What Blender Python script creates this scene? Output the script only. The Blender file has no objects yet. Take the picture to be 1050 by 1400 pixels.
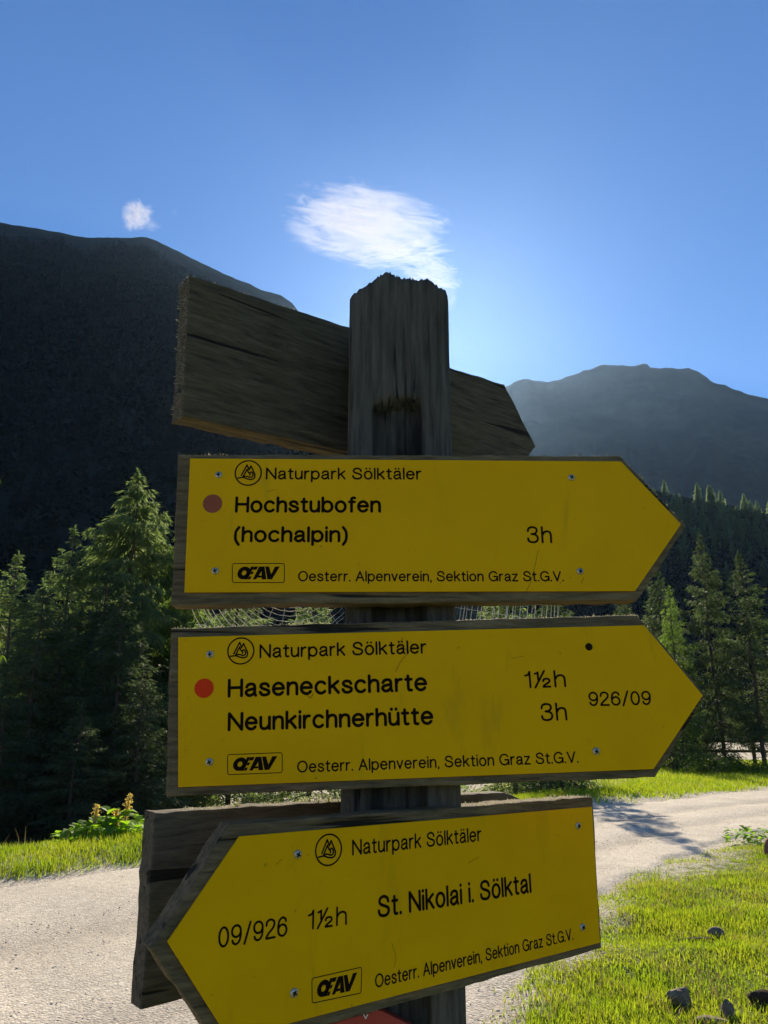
import bpy, bmesh, math, random
import numpy as np
from mathutils import Vector, Matrix
sc = bpy.context.scene
COL = sc.collection
rad = math.radians

# ---------------------------------------------------------------- camera
EYE = 1.5
PITCH = rad(15.9)
cp, sp = math.cos(PITCH), math.sin(PITCH)
cam = bpy.data.cameras.new("camera")
cam.sensor_fit = 'VERTICAL'; cam.sensor_height = 36.0; cam.lens = 27.0
cam.clip_start = 0.02; cam.clip_end = 20000
cam_o = bpy.data.objects.new("camera", cam); COL.objects.link(cam_o)
cam_o.location = (0, 0, EYE); cam_o.rotation_euler = (rad(90) + PITCH, 0, 0)
sc.camera = cam_o

# ---------------------------------------------------------------- sky, sun, exposure
SUN_AZ, SUN_EL = 4.5, 29.0                 # degrees right of the view axis / above the horizon
world = bpy.data.worlds.new("World"); sc.world = world; world.use_nodes = True
nt = world.node_tree
sky = nt.nodes.new("ShaderNodeTexSky"); sky.sky_type = 'NISHITA'; sky.sun_disc = False
sky.sun_elevation = rad(SUN_EL); sky.sun_rotation = rad(SUN_AZ)
sky.altitude = 1200; sky.air_density = 1.0; sky.dust_density = 0.08; sky.ozone_density = 6.0
hs = nt.nodes.new("ShaderNodeHueSaturation"); hs.inputs['Saturation'].default_value = 1.12
nt.links.new(sky.outputs[0], hs.inputs['Color'])
tint = nt.nodes.new("ShaderNodeMix"); tint.data_type = 'RGBA'; tint.blend_type = 'MULTIPLY'
tint.inputs[0].default_value = 1; tint.inputs[7].default_value = (1.06, .97, 1.0, 1)
nt.links.new(hs.outputs[0], tint.inputs[6]); nt.links.new(tint.outputs[2], nt.nodes['Background'].inputs[0])
nt.nodes['Background'].inputs[1].default_value = 0.087
sun = bpy.data.lights.new("sun", 'SUN'); sun.energy = 5.0; sun.angle = rad(0.5); sun.color = (1.0, 0.9, 0.74)
sun_o = bpy.data.objects.new("sun", sun); COL.objects.link(sun_o)
_s = Vector((math.sin(rad(SUN_AZ)) * math.cos(rad(SUN_EL)), math.cos(rad(SUN_AZ)) * math.cos(rad(SUN_EL)), math.sin(rad(SUN_EL))))
sun_o.rotation_euler = _s.to_track_quat('Z', 'Y').to_euler(); sun_o.location = (0, 0, 60)
sc.view_settings.view_transform = 'Standard'; sc.view_settings.look = 'None'
sc.view_settings.exposure = 0.8; sc.view_settings.gamma = 1.0
cy = sc.cycles
cy.use_denoising = True
cy.max_bounces = 6; cy.diffuse_bounces = 3; cy.transmission_bounces = 4; cy.glossy_bounces = 2
cy.transparent_max_bounces = 6; cy.volume_bounces = 1; cy.sample_clamp_indirect = 6
HAZE_DENSITY = 0.000044

# ---------------------------------------------------------------- helpers
def link(o, parent=None):
    COL.objects.link(o)
    if parent is not None: o.parent = parent
    return o
def tag(o, label=None, cat=None, group=None, kind=None):
    if label: o['label'] = label
    if cat: o['category'] = cat
    if group: o['group'] = group
    if kind: o['kind'] = kind
    return o
def empty(name, loc=(0, 0, 0), rz=0.0):
    o = bpy.data.objects.new(name, None); o.empty_display_size = 0.1; link(o)
    o.location = loc; o.rotation_euler = (0, 0, rz); return o
def np_mesh(name, V, loops, sizes, mat, parent=None, smooth=False, mats=None, midx=None):
    me = bpy.data.meshes.new(name)
    V = np.asarray(V, np.float32); loops = np.asarray(loops, np.int32).ravel(); sizes = np.asarray(sizes, np.int32)
    me.vertices.add(len(V)); me.vertices.foreach_set('co', V.ravel())
    me.loops.add(len(loops)); me.loops.foreach_set('vertex_index', loops)
    me.polygons.add(len(sizes))
    me.polygons.foreach_set('loop_start', np.concatenate(([0], np.cumsum(sizes)[:-1])).astype(np.int32))
    me.polygons.foreach_set('loop_total', sizes)
    if smooth: me.polygons.foreach_set('use_smooth', np.ones(len(sizes), bool))
    for m in (mats or [mat]): me.materials.append(m)
    if midx is not None: me.polygons.foreach_set('material_index', np.asarray(midx, np.int32))
    me.update(calc_edges=True); me.validate()
    return link(bpy.data.objects.new(name, me), parent)
def quads(name, V, mat, parent=None, smooth=False):          # V: (n,4,3)
    V = np.asarray(V); n = len(V)
    return np_mesh(name, V.reshape(-1, 3), np.arange(4 * n), np.full(n, 4), mat, parent, smooth)
def grid_mesh(name, P, mat, parent=None, smooth=True):        # P: (a,b,3)
    a, b, _ = P.shape
    idx = np.arange(a * b).reshape(a, b)
    F = np.stack([idx[:-1, :-1], idx[:-1, 1:], idx[1:, 1:], idx[1:, :-1]], -1).reshape(-1, 4)
    return np_mesh(name, P.reshape(-1, 3), F, np.full(len(F), 4), mat, parent, smooth)
def bm_obj(name, bm, mat, parent=None, smooth=False):
    bmesh.ops.recalc_face_normals(bm, faces=bm.faces)
    me = bpy.data.meshes.new(name); bm.to_mesh(me); bm.free()
    if smooth:
        for p in me.polygons: p.use_smooth = True
    me.materials.append(mat)
    return link(bpy.data.objects.new(name, me), parent)

def _h(ix, iy, s):
    n = (ix * 374761393 + iy * 668265263 + s * 982451653) & 0xFFFFFFFF
    n = ((n ^ (n >> 13)) * 1274126177) & 0xFFFFFFFF
    return ((n ^ (n >> 16)) & 0xFFFF) / 65535.0
def vnoise(x, y, s=0):
    x = np.asarray(x, float); y = np.asarray(y, float)
    ix = np.floor(x).astype(np.int64); iy = np.floor(y).astype(np.int64)
    fx = x - ix; fy = y - iy; fx = fx * fx * (3 - 2 * fx); fy = fy * fy * (3 - 2 * fy)
    a = _h(ix, iy, s); b = _h(ix + 1, iy, s); c = _h(ix, iy + 1, s); d = _h(ix + 1, iy + 1, s)
    return (a * (1 - fx) + b * fx) * (1 - fy) + (c * (1 - fx) + d * fx) * fy
def fbm(x, y, s=0, o=4):
    t = 0; a = .5; n = 0
    for i in range(o):
        t = t + a * vnoise(np.asarray(x) * 2 ** i, np.asarray(y) * 2 ** i, s + i); n += a; a *= .5
    return t / n
def sstep(a, b, x):
    t = np.clip((np.asarray(x, float) - a) / (b - a), 0, 1); return t * t * (3 - 2 * t)

def ray(u, v):                                               # photograph pixel (1050 x 1400) -> direction
    a = (u - 525) / 1050.0; t = (700 - v) / 1050.0
    return Vector((a, cp - sp * t, sp + cp * t))
def azel(u, v):
    d = ray(u, v); return math.atan2(d.x, d.y), math.atan2(d.z, math.hypot(d.x, d.y))
def on_ground(u, v, z=0.0):
    d = ray(u, v); k = (z - EYE) / d.z; return (d.x * k, d.y * k)
def at_dist(u, y):                                            # ground spot under pixel column u, y metres ahead
    d = ray(u, 1000); return d.x / d.y * y

# ---------------------------------------------------------------- materials
def mat(name):
    m = bpy.data.materials.new(name); m.use_nodes = True
    n = m.node_tree; return m, n, n.nodes['Principled BSDF'], n.nodes['Material Output']
def node(n, t, **kw):
    o = n.nodes.new(t)
    for k, v in kw.items():
        if k.startswith('i_'): o.inputs[k[2:].replace('_', ' ')].default_value = v
        else: setattr(o, k, v)
    return o
def coords(n, scale=(1, 1, 1), out='Object'):
    tc = node(n, 'ShaderNodeTexCoord'); mp = node(n, 'ShaderNodeMapping'); mp.inputs['Scale'].default_value = scale
    n.links.new(tc.outputs[out], mp.inputs['Vector']); return mp.outputs[0]
def noise(n, vec, scale, detail=6, rough=.6, dist=0.0):
    o = node(n, 'ShaderNodeTexNoise'); o.inputs['Scale'].default_value = scale; o.inputs['Detail'].default_value = detail
    o.inputs['Roughness'].default_value = rough; o.inputs['Distortion'].default_value = dist
    n.links.new(vec, o.inputs['Vector']); return o.outputs['Fac']
def ramp(n, fac, stops):
    o = node(n, 'ShaderNodeValToRGB'); e = o.color_ramp.elements
    while len(e) < len(stops): e.new(.5)
    for el, (p, c) in zip(e, stops):
        el.position = p; el.color = (*c, 1) if len(c) == 3 else c
    n.links.new(fac, o.inputs[0]); return o.outputs[0]
def mixc(n, fac, a, b, mode='MIX'):
    o = node(n, 'ShaderNodeMix', data_type='RGBA', blend_type=mode)
    for sock, val in ((o.inputs[0], fac), (o.inputs[6], a), (o.inputs[7], b)):
        if hasattr(val, 'links'): n.links.new(val, sock)
        else: sock.default_value = val if not isinstance(val, tuple) else ((*val, 1) if len(val) == 3 else val)
    return o.outputs[2]
def mth(n, op, a, b=0.0, c=None):
    o = node(n, 'ShaderNodeMath', operation=op)
    for i, v in enumerate((a, b, c)):
        if v is None: continue
        if hasattr(v, 'links'): n.links.new(v, o.inputs[i])
        else: o.inputs[i].default_value = v
    return o.outputs[0]
def bump(n, h, strength, dist, bsdf):
    b = node(n, 'ShaderNodeBump'); b.inputs['Strength'].default_value = strength; b.inputs['Distance'].default_value = dist
    n.links.new(h, b.inputs['Height']); n.links.new(b.outputs[0], bsdf.inputs['Normal'])
def plain(name, col, rough=.7, metal=0.0):
    m, n, b, o = mat(name); b.inputs['Base Color'].default_value = (*col, 1); b.inputs['Roughness'].default_value = rough
    b.inputs['Metallic'].default_value = metal; b.inputs['Specular IOR Level'].default_value = .5 if metal else .08; return m

def wood_mat(name, dark, light, moss=(.06, .065, .02), moss_amt=.35, axis=0, seed=0.0, cracks=(), grain=(105.0, 13.0)):
    m, n, b, o = mat(name)
    s = [grain[0]] * 3; s[axis] = grain[1]
    tc = node(n, 'ShaderNodeTexCoord'); mp = node(n, 'ShaderNodeMapping')
    mp.inputs['Scale'].default_value = s; mp.inputs['Location'].default_value = (seed, seed * 1.7, seed * .3)
    n.links.new(tc.outputs['Object'], mp.inputs['Vector'])
    g = noise(n, mp.outputs[0], 1.6, 9, .68, .35)
    s2 = [11.0] * 3; s2[axis] = .7
    mp2 = node(n, 'ShaderNodeMapping'); mp2.inputs['Scale'].default_value = s2; mp2.inputs['Location'].default_value = (seed, seed, 0)
    n.links.new(tc.outputs['Object'], mp2.inputs['Vector'])
    broad = noise(n, mp2.outputs[0], 1.2, 5, .6, .6)
    col = ramp(n, g, [(.29, dark), (.5, tuple((d + l) / 2 for d, l in zip(dark, light))), (.73, light)])
    col = mixc(n, .75, col, ramp(n, broad, [(.3, (.65, .62, .58)), (.7, (1.2, 1.16, 1.1))]), 'MULTIPLY')
    # fine checks along the grain
    s3 = [70.0] * 3; s3[axis] = 2.6
    mp3 = node(n, 'ShaderNodeMapping'); mp3.inputs['Scale'].default_value = s3; mp3.inputs['Location'].default_value = (seed * .5, 0, seed)
    n.links.new(tc.outputs['Object'], mp3.inputs['Vector'])
    ck = noise(n, mp3.outputs[0], 1.0, 3, .5, .2)
    crack = ramp(n, ck, [(.335, (1, 1, 1)), (.365, (0, 0, 0))])
    col = mixc(n, mth(n, 'MULTIPLY', crack, .9), col, (.006, .005, .004))
    if cracks:
        sx = node(n, 'ShaderNodeSeparateXYZ'); n.links.new(tc.outputs['Object'], sx.inputs[0])
        wob = noise(n, coords(n, (14, 3, 3)), 1.0, 4, .6); tot = None
        for y0, k, xa, xb in cracks:
            d_ = mth(n, 'ABSOLUTE', mth(n, 'ADD', mth(n, 'SUBTRACT', sx.outputs[1], mth(n, 'MULTIPLY_ADD', sx.outputs[0], k, y0)), mth(n, 'MULTIPLY_ADD', wob, .014, -.007)))
            c_ = mth(n, 'MULTIPLY', mth(n, 'LESS_THAN', d_, .00055), mth(n, 'MULTIPLY', mth(n, 'GREATER_THAN', sx.outputs[0], xa), mth(n, 'LESS_THAN', sx.outputs[0], xb)))
            tot = c_ if tot is None else mth(n, 'MAXIMUM', tot, c_)
        crack = mth(n, 'MAXIMUM', crack, tot)
    mo = noise(n, coords(n, (9, 9, 9)), 1.3, 6, .7)
    mf = mth(n, 'MULTIPLY', ramp(n, mo, [(.52, (0, 0, 0)), (.7, (1, 1, 1))]), moss_amt)
    col = mixc(n, mf, col, moss)
    sa = node(n, 'ShaderNodeAttribute', attribute_name='recess_shade')
    col = mixc(n, sa.outputs['Fac'], col, (.012, .010, .008))  # shade of the post notch painted into the wood colour
    n.links.new(col, b.inputs['Base Color']); b.inputs['Roughness'].default_value = .88
    b.inputs['Specular IOR Level'].default_value = .25
    fine = noise(n, coords(n, (1, 1, 1)), 420, 3, .6)
    hgt = mth(n, 'ADD', mth(n, 'ADD', g, mth(n, 'MULTIPLY', crack, -.9)), mth(n, 'MULTIPLY', fine, .25))
    bump(n, hgt, .9, .0035, b)
    return m

M_board = wood_mat("weathered_board", (.045, .034, .019), (.275, .20, .108), axis=0, seed=1.0, moss_amt=.4)
M_board_old = wood_mat("old_board", (.035, .027, .014), (.165, .132, .075), moss=(.085, .075, .025), axis=0, seed=5.0, moss_amt=.5, cracks=((-.012, -.16, -.3, .3), (.012, -.12, -.3, .02), (-.05, -.03, -.3, -.1), (-.075, .02, .1, .4)))
M_board_grey = wood_mat("grey_board", (.04, .034, .026), (.20, .16, .105), axis=0, seed=9.0, moss_amt=.3)
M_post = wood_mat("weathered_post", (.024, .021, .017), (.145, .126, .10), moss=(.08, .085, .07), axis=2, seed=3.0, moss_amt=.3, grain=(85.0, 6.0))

def panel_mat(name, seed):
    m, n, b, o = mat(name)
    v = coords(n, (1, 1, 1))
    big = noise(n, v, 7 + seed, 4, .6)
    col = ramp(n, big, [(.25, (.74, .37, .0)), (.75, (.83, .415, .0))])
    st = node(n, 'ShaderNodeMapping'); st.inputs['Scale'].default_value = (9, 2.2, 1); st.inputs['Location'].default_value = (seed, seed * 2, 0)
    tc = node(n, 'ShaderNodeTexCoord'); n.links.new(tc.outputs['Object'], st.inputs['Vector'])
    run = ramp(n, noise(n, st.outputs[0], 2.5, 7, .65, .5), [(.58, (0, 0, 0)), (.75, (1, 1, 1))])
    col = mixc(n, mth(n, 'MULTIPLY', run, .42), col, (.36, .23, .012))
    speck = ramp(n, noise(n, v, 120, 3, .5), [(.72, (0, 0, 0)), (.77, (1, 1, 1))])
    col = mixc(n, mth(n, 'MULTIPLY', speck, .5), col, (.2, .13, .02))
    n.links.new(col, b.inputs['Base Color'])
    b.inputs['Roughness'].default_value = .5; b.inputs['Specular IOR Level'].default_value = .06
    bump(n, noise(n, v, 30, 4, .55), .12, .002, b)
    return m
M_panels = [panel_mat("yellow_panel_paint", 0.3), panel_mat("yellow_panel_paint", 1.9), panel_mat("yellow_panel_paint", 4.1)]
M_black = plain("black_lettering", (.010, .004, .002), .8)
M_red = plain("red_marking", (.75, .045, .008), .7)
M_brown = plain("faded_red_marking", (.30, .08, .04), .6)
M_screw = plain("screw_metal", (.48, .44, .36), .42, .8)
M_hole = plain("screw_recess", (.02, .012, .006), .8)
M_plaque = plain("red_plaque_paint", (.42, .07, .05), .55)
M_white = plain("white_lettering", (.7, .68, .62), .6)
M_web = plain("spider_silk", (.8, .8, .8), .3)
M_web.node_tree.nodes['Principled BSDF'].inputs['Transmission Weight'].default_value = .35

def leaf_mat(name, c0, c1, trans=.45, tcol=None, scale=3.0, rough=.6, spec=.3):
    m, n, b, o = mat(name)
    g = node(n, 'ShaderNodeNewGeometry')
    f = noise(n, g.outputs['Position'], scale, 3, .6)
    col = ramp(n, f, [(.3, c0), (.7, c1)])
    f9 = noise(n, g.outputs['Position'], scale * 22, 2, .5)
    col = mixc(n, .7, col, ramp(n, f9, [(.3, (.6, .62, .6)), (.7, (1.35, 1.3, 1.2))]), 'MULTIPLY')
    oi = node(n, 'ShaderNodeObjectInfo')
    col = mixc(n, .6, col, ramp(n, oi.outputs['Random'], [(0, (.75, .8, .8)), (1, (1.2, 1.15, 1.05))]), 'MULTIPLY')
    n.links.new(col, b.inputs['Base Color']); b.inputs['Roughness'].default_value = rough
    b.inputs['Specular IOR Level'].default_value = spec
    t = node(n, 'ShaderNodeBsdfTranslucent')
    tc_ = mixc(n, 1.0, col, tcol or (1.5, 1.5, .7), 'MULTIPLY'); n.links.new(tc_, t.inputs['Color'])
    mx = node(n, 'ShaderNodeMixShader'); mx.inputs[0].default_value = trans
    n.links.new(b.outputs[0], mx.inputs[1]); n.links.new(t.outputs[0], mx.inputs[2]); n.links.new(mx.outputs[0], o.inputs['Surface'])
    return m
M_needle = leaf_mat("spruce_needles", (.074, .104, .048), (.115, .148, .07), .55, (2.4, 2.6, 1.6), 1.2)
M_needle_dark = leaf_mat("dark_spruce_needles", (.042, .062, .034), (.07, .092, .048), .5, (1.7, 1.9, 1.1), 1.2)
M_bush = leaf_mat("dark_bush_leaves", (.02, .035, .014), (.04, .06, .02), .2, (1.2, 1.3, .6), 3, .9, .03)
M_larch = leaf_mat("larch_needles", (.08, .12, .04), (.12, .17, .05), .58, (2.3, 2.5, 1.1), 1.2)
M_far_needle = leaf_mat("far_conifer_needles", (.09, .12, .07), (.125, .155, .09), .6, (3.0, 3.3, 2.7), .08)
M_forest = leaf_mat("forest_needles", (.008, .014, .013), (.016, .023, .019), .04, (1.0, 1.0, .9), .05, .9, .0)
M_grass = leaf_mat("grass_blades", (.10, .17, .016), (.19, .23, .03), .6, (2.25, 2.15, .75), 2.2, .5, .25)
M_drygrass = leaf_mat("dry_grass", (.26, .2, .09), (.36, .3, .15), .4, (1.2, 1.1, .8), 4)
M_leaf = leaf_mat("broad_leaves", (.09, .16, .02), (.14, .21, .03), .6, (3.2, 3.6, .8), 5, .55, .12)
M_shrub = leaf_mat("shrub_leaves", (.05, .085, .02), (.10, .14, .03), .5, (2.2, 2.4, .8), 3, .6, .12)
M_seed = leaf_mat("dock_seeds", (.5, .40, .13), (.62, .52, .2), .5, (1.5, 1.4, .8), 20)
M_stemred = plain("dock_stem", (.14, .05, .03), .7)
M_white_leaf = leaf_mat("silvery_sprigs", (.3, .33, .22), (.45, .47, .35), .4, (1.3, 1.3, .9), 40)

def bark():
    m, n, b, o = mat("conifer_bark")
    f = noise(n, coords(n, (9, 9, 2)), 2, 6, .7)
    n.links.new(ramp(n, f, [(.3, (.03, .022, .016)), (.7, (.1, .075, .055))]), b.inputs['Base Color']); b.inputs['Roughness'].default_value = .95
    bump(n, f, 1, .03, b); return m
M_bark = bark()
def rock_mat():
    m, n, b, o = mat("rock")
    f = noise(n, coords(n, (1, 1, 1)), 14, 8, .7)
    n.links.new(ramp(n, f, [(.3, (.09, .065, .04)), (.7, (.3, .225, .145))]), b.inputs['Base Color']); b.inputs['Roughness'].default_value = .9
    bump(n, f, 1, .02, b); return m
M_rock = rock_mat()
M_clod = plain("dark_soil", (.05, .035, .02), .95)

def gravel(n, g):
    fine = noise(n, g, 75, 4, .75); mid = noise(n, g, 17, 5, .7); big = noise(n, g, .7, 5, .6, .8)
    vo = node(n, 'ShaderNodeTexVoronoi'); vo.inputs['Scale'].default_value = 55
    n.links.new(g, vo.inputs['Vector'])
    bw = node(n, 'ShaderNodeSeparateColor'); n.links.new(vo.outputs['Color'], bw.inputs[0])
    col = ramp(n, mid, [(.25, (.46, .415, .34)), (.75, (.67, .615, .515))])
    col = mixc(n, .85, col, ramp(n, fine, [(.28, (.45, .43, .41)), (.48, (.95, .94, .93)), (.7, (1.35, 1.33, 1.3))]), 'MULTIPLY')
    col = mixc(n, .6, col, ramp(n, bw.outputs[0], [(0, (.6, .58, .56)), (1, (1.3, 1.28, 1.24))]), 'MULTIPLY')
    col = mixc(n, .7, col, ramp(n, big, [(.3, (.74, .73, .72)), (.65, (1.1, 1.08, 1.05))]), 'MULTIPLY')
    h = mth(n, 'ADD', mth(n, 'MULTIPLY', fine, .5), mth(n, 'ADD', mth(n, 'MULTIPLY', vo.outputs['Distance'], -.6), mth(n, 'MULTIPLY', mid, .7)))
    return col, h
def ground_mat():
    m, n, b, o = mat("ground_turf")
    g = node(n, 'ShaderNodeNewGeometry').outputs['Position']
    f1 = noise(n, g, 1.6, 6, .65); f2 = noise(n, g, 26, 5, .7); f4 = noise(n, g, 7, 5, .7)
    turf = ramp(n, f2, [(.3, (.10, .13, .016)), (.7, (.25, .27, .04))])
    soil = ramp(n, f2, [(.3, (.10, .07, .03)), (.7, (.30, .25, .13))])
    col = mixc(n, ramp(n, f1, [(.54, (0, 0, 0)), (.72, (1, 1, 1))]), turf, soil)
    gc, gh = gravel(n, g)
    at = node(n, 'ShaderNodeAttribute', attribute_name='gravel')
    k = mth(n, 'ADD', at.outputs['Fac'], mth(n, 'MULTIPLY_ADD', f4, 1.3, -.65))
    k = ramp(n, k, [(.38, (0, 0, 0)), (.62, (1, 1, 1))])
    col = mixc(n, k, col, gc)
    n.links.new(col, b.inputs['Base Color']); b.inputs['Roughness'].default_value = .95; b.inputs['Specular IOR Level'].default_value = .1
    bump(n, mth(n, 'ADD', f2, mth(n, 'MULTIPLY', gh, .4)), 1.0, .03, b); return m
M_ground = ground_mat()
def road_mat():
    m, n, b, o = mat("gravel_road")
    g = node(n, 'ShaderNodeNewGeometry').outputs['Position']
    col, h = gravel(n, g)
    at = node(n, 'ShaderNodeAttribute', attribute_name='compacted')
    col = mixc(n, at.outputs['Fac'], col, mixc(n, 1.0, col, (.68, .67, .665), 'MULTIPLY'))
    n.links.new(col, b.inputs['Base Color']); b.inputs['Roughness'].default_value = .9; b.inputs['Specular IOR Level'].default_value = .2
    bump(n, h, .8, .014, b); return m
M_road = road_mat()
M_pebble = plain("pebbles", (.48, .42, .35), .9)
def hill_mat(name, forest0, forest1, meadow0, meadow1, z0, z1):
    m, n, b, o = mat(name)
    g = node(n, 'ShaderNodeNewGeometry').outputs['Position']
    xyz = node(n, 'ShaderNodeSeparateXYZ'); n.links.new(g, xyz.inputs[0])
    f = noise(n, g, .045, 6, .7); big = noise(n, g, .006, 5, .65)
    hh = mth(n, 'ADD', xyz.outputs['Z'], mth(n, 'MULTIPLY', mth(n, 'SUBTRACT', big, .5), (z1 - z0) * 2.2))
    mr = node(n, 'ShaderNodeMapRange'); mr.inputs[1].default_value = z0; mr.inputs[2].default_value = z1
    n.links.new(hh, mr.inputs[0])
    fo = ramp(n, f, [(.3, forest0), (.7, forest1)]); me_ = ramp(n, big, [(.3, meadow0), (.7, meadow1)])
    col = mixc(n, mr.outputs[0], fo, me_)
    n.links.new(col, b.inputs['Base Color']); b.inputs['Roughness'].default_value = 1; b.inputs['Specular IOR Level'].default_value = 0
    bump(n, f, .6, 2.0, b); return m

# ---------------------------------------------------------------- ground and road
FAR_E = np.array([(-30, -18.2), (-3.85, 8.5), (-2.7, 9.7), (4.4, 16.8), (10.4, 21.9), (25, 31), (60, 46), (120, 70)], float)
NEAR_E = np.array([(-30, -32), (-10, -9), (-2.5, -.7), (-1, 1.4), (-.2, 3.2), (.45, 4.6), (1.05, 6.0), (2.6, 9.1), (6.2, 13.3), (14, 19.6), (30, 28.6), (64, 42), (124, 66)], float)
def yfar(x): return np.interp(x, FAR_E[:, 0], FAR_E[:, 1])
def ynear(x): return np.interp(x, NEAR_E[:, 0], NEAR_E[:, 1])
def gz(x, y):
    x = np.asarray(x, float); y = np.asarray(y, float)
    r = np.hypot(x, y)
    z = .05 * (fbm(x * .5, y * .5, 3) - .5) * sstep(1, 3, r)
    beyond = (y - yfar(x)) * .7
    onroad = sstep(-.4, .1, (yfar(x) - y)) * sstep(-.4, .1, (y - ynear(x)))
    near = np.where(y < ynear(x), 1.0, 0.0) * sstep(0, .8, ynear(x) - y)
    z = z + near * (.10 * (fbm(x * 1.7, y * 1.7, 11, 4) - .45)) * np.where(r < 40, 1, 0)
    z = z - .03 * onroad
    # bank falling away to the stream behind the verge on the left
    z = z - 2.4 * sstep(1.7, 6.5, beyond) * (1 - sstep(1.5, 9, x)) * np.where(y > -20, 1, 0)
    z = z + .12 * sstep(.1, 1.0, beyond) * (1 - sstep(1.3, 2.2, beyond)) * (1 - sstep(3, 9, x))
    return z
def warp(lo, hi, c, n, k):
    t = np.linspace(-1, 1, n); s = np.sinh(k * t) / math.sinh(k)
    return c + np.where(s < 0, s * (c - lo), s * (hi - c))
gx = warp(-2700, 2700, 1.0, 460, 9.2); gy = warp(-2700, 2700, 8.0, 460, 8.8)
GX, GY = np.meshgrid(gx, gy)
ground_o = grid_mesh("ground", np.stack([GX, GY, gz(GX, GY)], -1), M_ground)
_at = ground_o.data.attributes.new('gravel', 'FLOAT', 'POINT')
_d0 = (ynear(GX) - GY) * .6; _d1 = (GY - yfar(GX)) * .7          # metres outside the near / far road edge
_at.data.foreach_set('value', np.clip(np.maximum(1.0 - (_d0 - .05) / 1.25, np.where(_d0 < 0, 2 - np.maximum(_d1, 0) / .3 * 2, -1)), 0, 1.6).ravel().astype(np.float32) * .8)
tag(ground_o, 'short turf and bare soil beside the gravel road', 'ground', kind='structure')
# road: a sheet between the two edges, ragged borders, slight crown and wheel ruts
xs = np.concatenate([np.linspace(-20, -4, 60), np.linspace(-3.95, 14, 330), np.linspace(14.3, 110, 160)])
E0 = np.stack([xs, ynear(xs)], -1)
L0 = np.cumsum(np.hypot(*np.diff(NEAR_E, axis=0).T)); L0 = np.concatenate(([0], L0)) / L0[-1]
L1 = np.cumsum(np.hypot(*np.diff(FAR_E, axis=0).T)); L1 = np.concatenate(([0], L1)) / L1[-1]
def along(x, other):     # perpendicular-ish pairing: near-edge point x -> far-edge point up-left of it
    return x
# pair by direction (-1,1)/sqrt2 from near edge to far edge
pts = []
for x in xs:
    y = float(ynear(x)); lo, hi = 0, 14.0
    for _ in range(28):
        mid = (lo + hi) / 2
        if y + mid * .75 < float(yfar(x - mid * .66)): lo = mid
        else: hi = mid
    pts.append((x, y, x - lo * .66, y + lo * .75))
pts = np.array(pts); tt = np.linspace(0, 1, 70)
rag0 = .42 * (fbm(xs * 1.3, xs * 0 + 3, 21) - .5) * 2 * .9; rag1 = .22 * (fbm(xs * 1.5, xs * 0 + 9, 25) - .5) * 2
w = np.hypot(pts[:, 2] - pts[:, 0], pts[:, 3] - pts[:, 1])
T = (rag0 / w)[:, None] + tt[None] * (1 + (rag1 - rag0) / w)[:, None]
RX = pts[:, 0:1] + T * (pts[:, 2] - pts[:, 0])[:, None]; RY = pts[:, 1:2] + T * (pts[:, 3] - pts[:, 1])[:, None]
RZ = .05 * (fbm(RX * .5, RY * .5, 3) - .5) * sstep(1, 3, np.hypot(RX, RY)) + .012 + .02 * (fbm(RX * 1.1, RY * 1.1, 31) - .5)
RZ -= .03 * (np.exp(-((tt - .30) / .07) ** 2) + np.exp(-((tt - .62) / .07) ** 2))[None]
edge = np.minimum(tt, 1 - tt); RZ -= (.06 * (1 - sstep(0, .045, edge)))[None]
road_o = grid_mesh("road", np.stack([RX, RY, RZ], -1), M_road)
_rt = np.exp(-((tt - .30) / .07) ** 2) + np.exp(-((tt - .62) / .07) ** 2)
_rt = (_rt[None] * (.55 + .9 * (fbm(RX * .6, RY * .6, 141, 3) - .5)) + .5 * (fbm(RX * .35 + 5, RY * .35, 143, 3) - .55)) * np.ones_like(RX)
_ra = road_o.data.attributes.new('compacted', 'FLOAT', 'POINT'); _ra.data.foreach_set('value', np.clip(_rt, 0, 1).ravel().astype(np.float32))
tag(road_o, 'pale gravel road curving from lower left to the right', 'road', kind='structure')

# ---------------------------------------------------------------- mountains
def mountain(name, ridge, R, r0, rout, az0, az1, na, nr, material, label, rough=.02, zfoot=-3.0, fine=.0, pw=1.0, seed=0):
    A = [azel(u, v) for u, v in ridge]; A.sort()
    aa = np.array([a for a, e in A]); ee = np.tan(np.array([e for a, e in A]))
    th = np.linspace(rad(az0), rad(az1), na)
    crest = np.interp(th, aa, ee) * R + EYE
    crest = crest + R * fine * (fbm(th * 90, th * 0 + seed, 41 + seed, 5) - .5)
    r = np.concatenate([np.linspace(r0, R, nr), np.linspace(R * 1.03, rout, 12)])
    tp = np.clip((r - r0) / (R - r0), 0, 1) ** pw
    down = np.clip((r - R) / (rout - R), 0, 1)
    Z = zfoot + (crest[:, None] - zfoot) * (tp - .75 * down)[None]
    X = np.sin(th)[:, None] * r[None]; Y = np.cos(th)[:, None] * r[None]
    bumpz = R * rough * (fbm(X / (R * .09), Y / (R * .09), 51 + seed, 6) - .5) * (tp * (1 - sstep(.9, 1.0, tp)) * 1.6)[None]
    gully = R * rough * 1.2 * (fbm(th[:, None] * 14 + 0 * X, r[None] / R * 1.5 + 0 * X, 61 + seed, 4) - .5) * (np.sin(np.pi * np.clip(tp, 0, 1)))[None]
    Z = Z + bumpz + gully
    o = grid_mesh(name, np.stack([X, Y, Z], -1), material); tag(o, label, 'mountain', kind='structure')
    return (th, r, Z)
M_left = hill_mat("left_slope", (.012, .018, .016), (.02, .027, .022), (.028, .036, .027), (.045, .052, .036), 420, 640)
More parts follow.
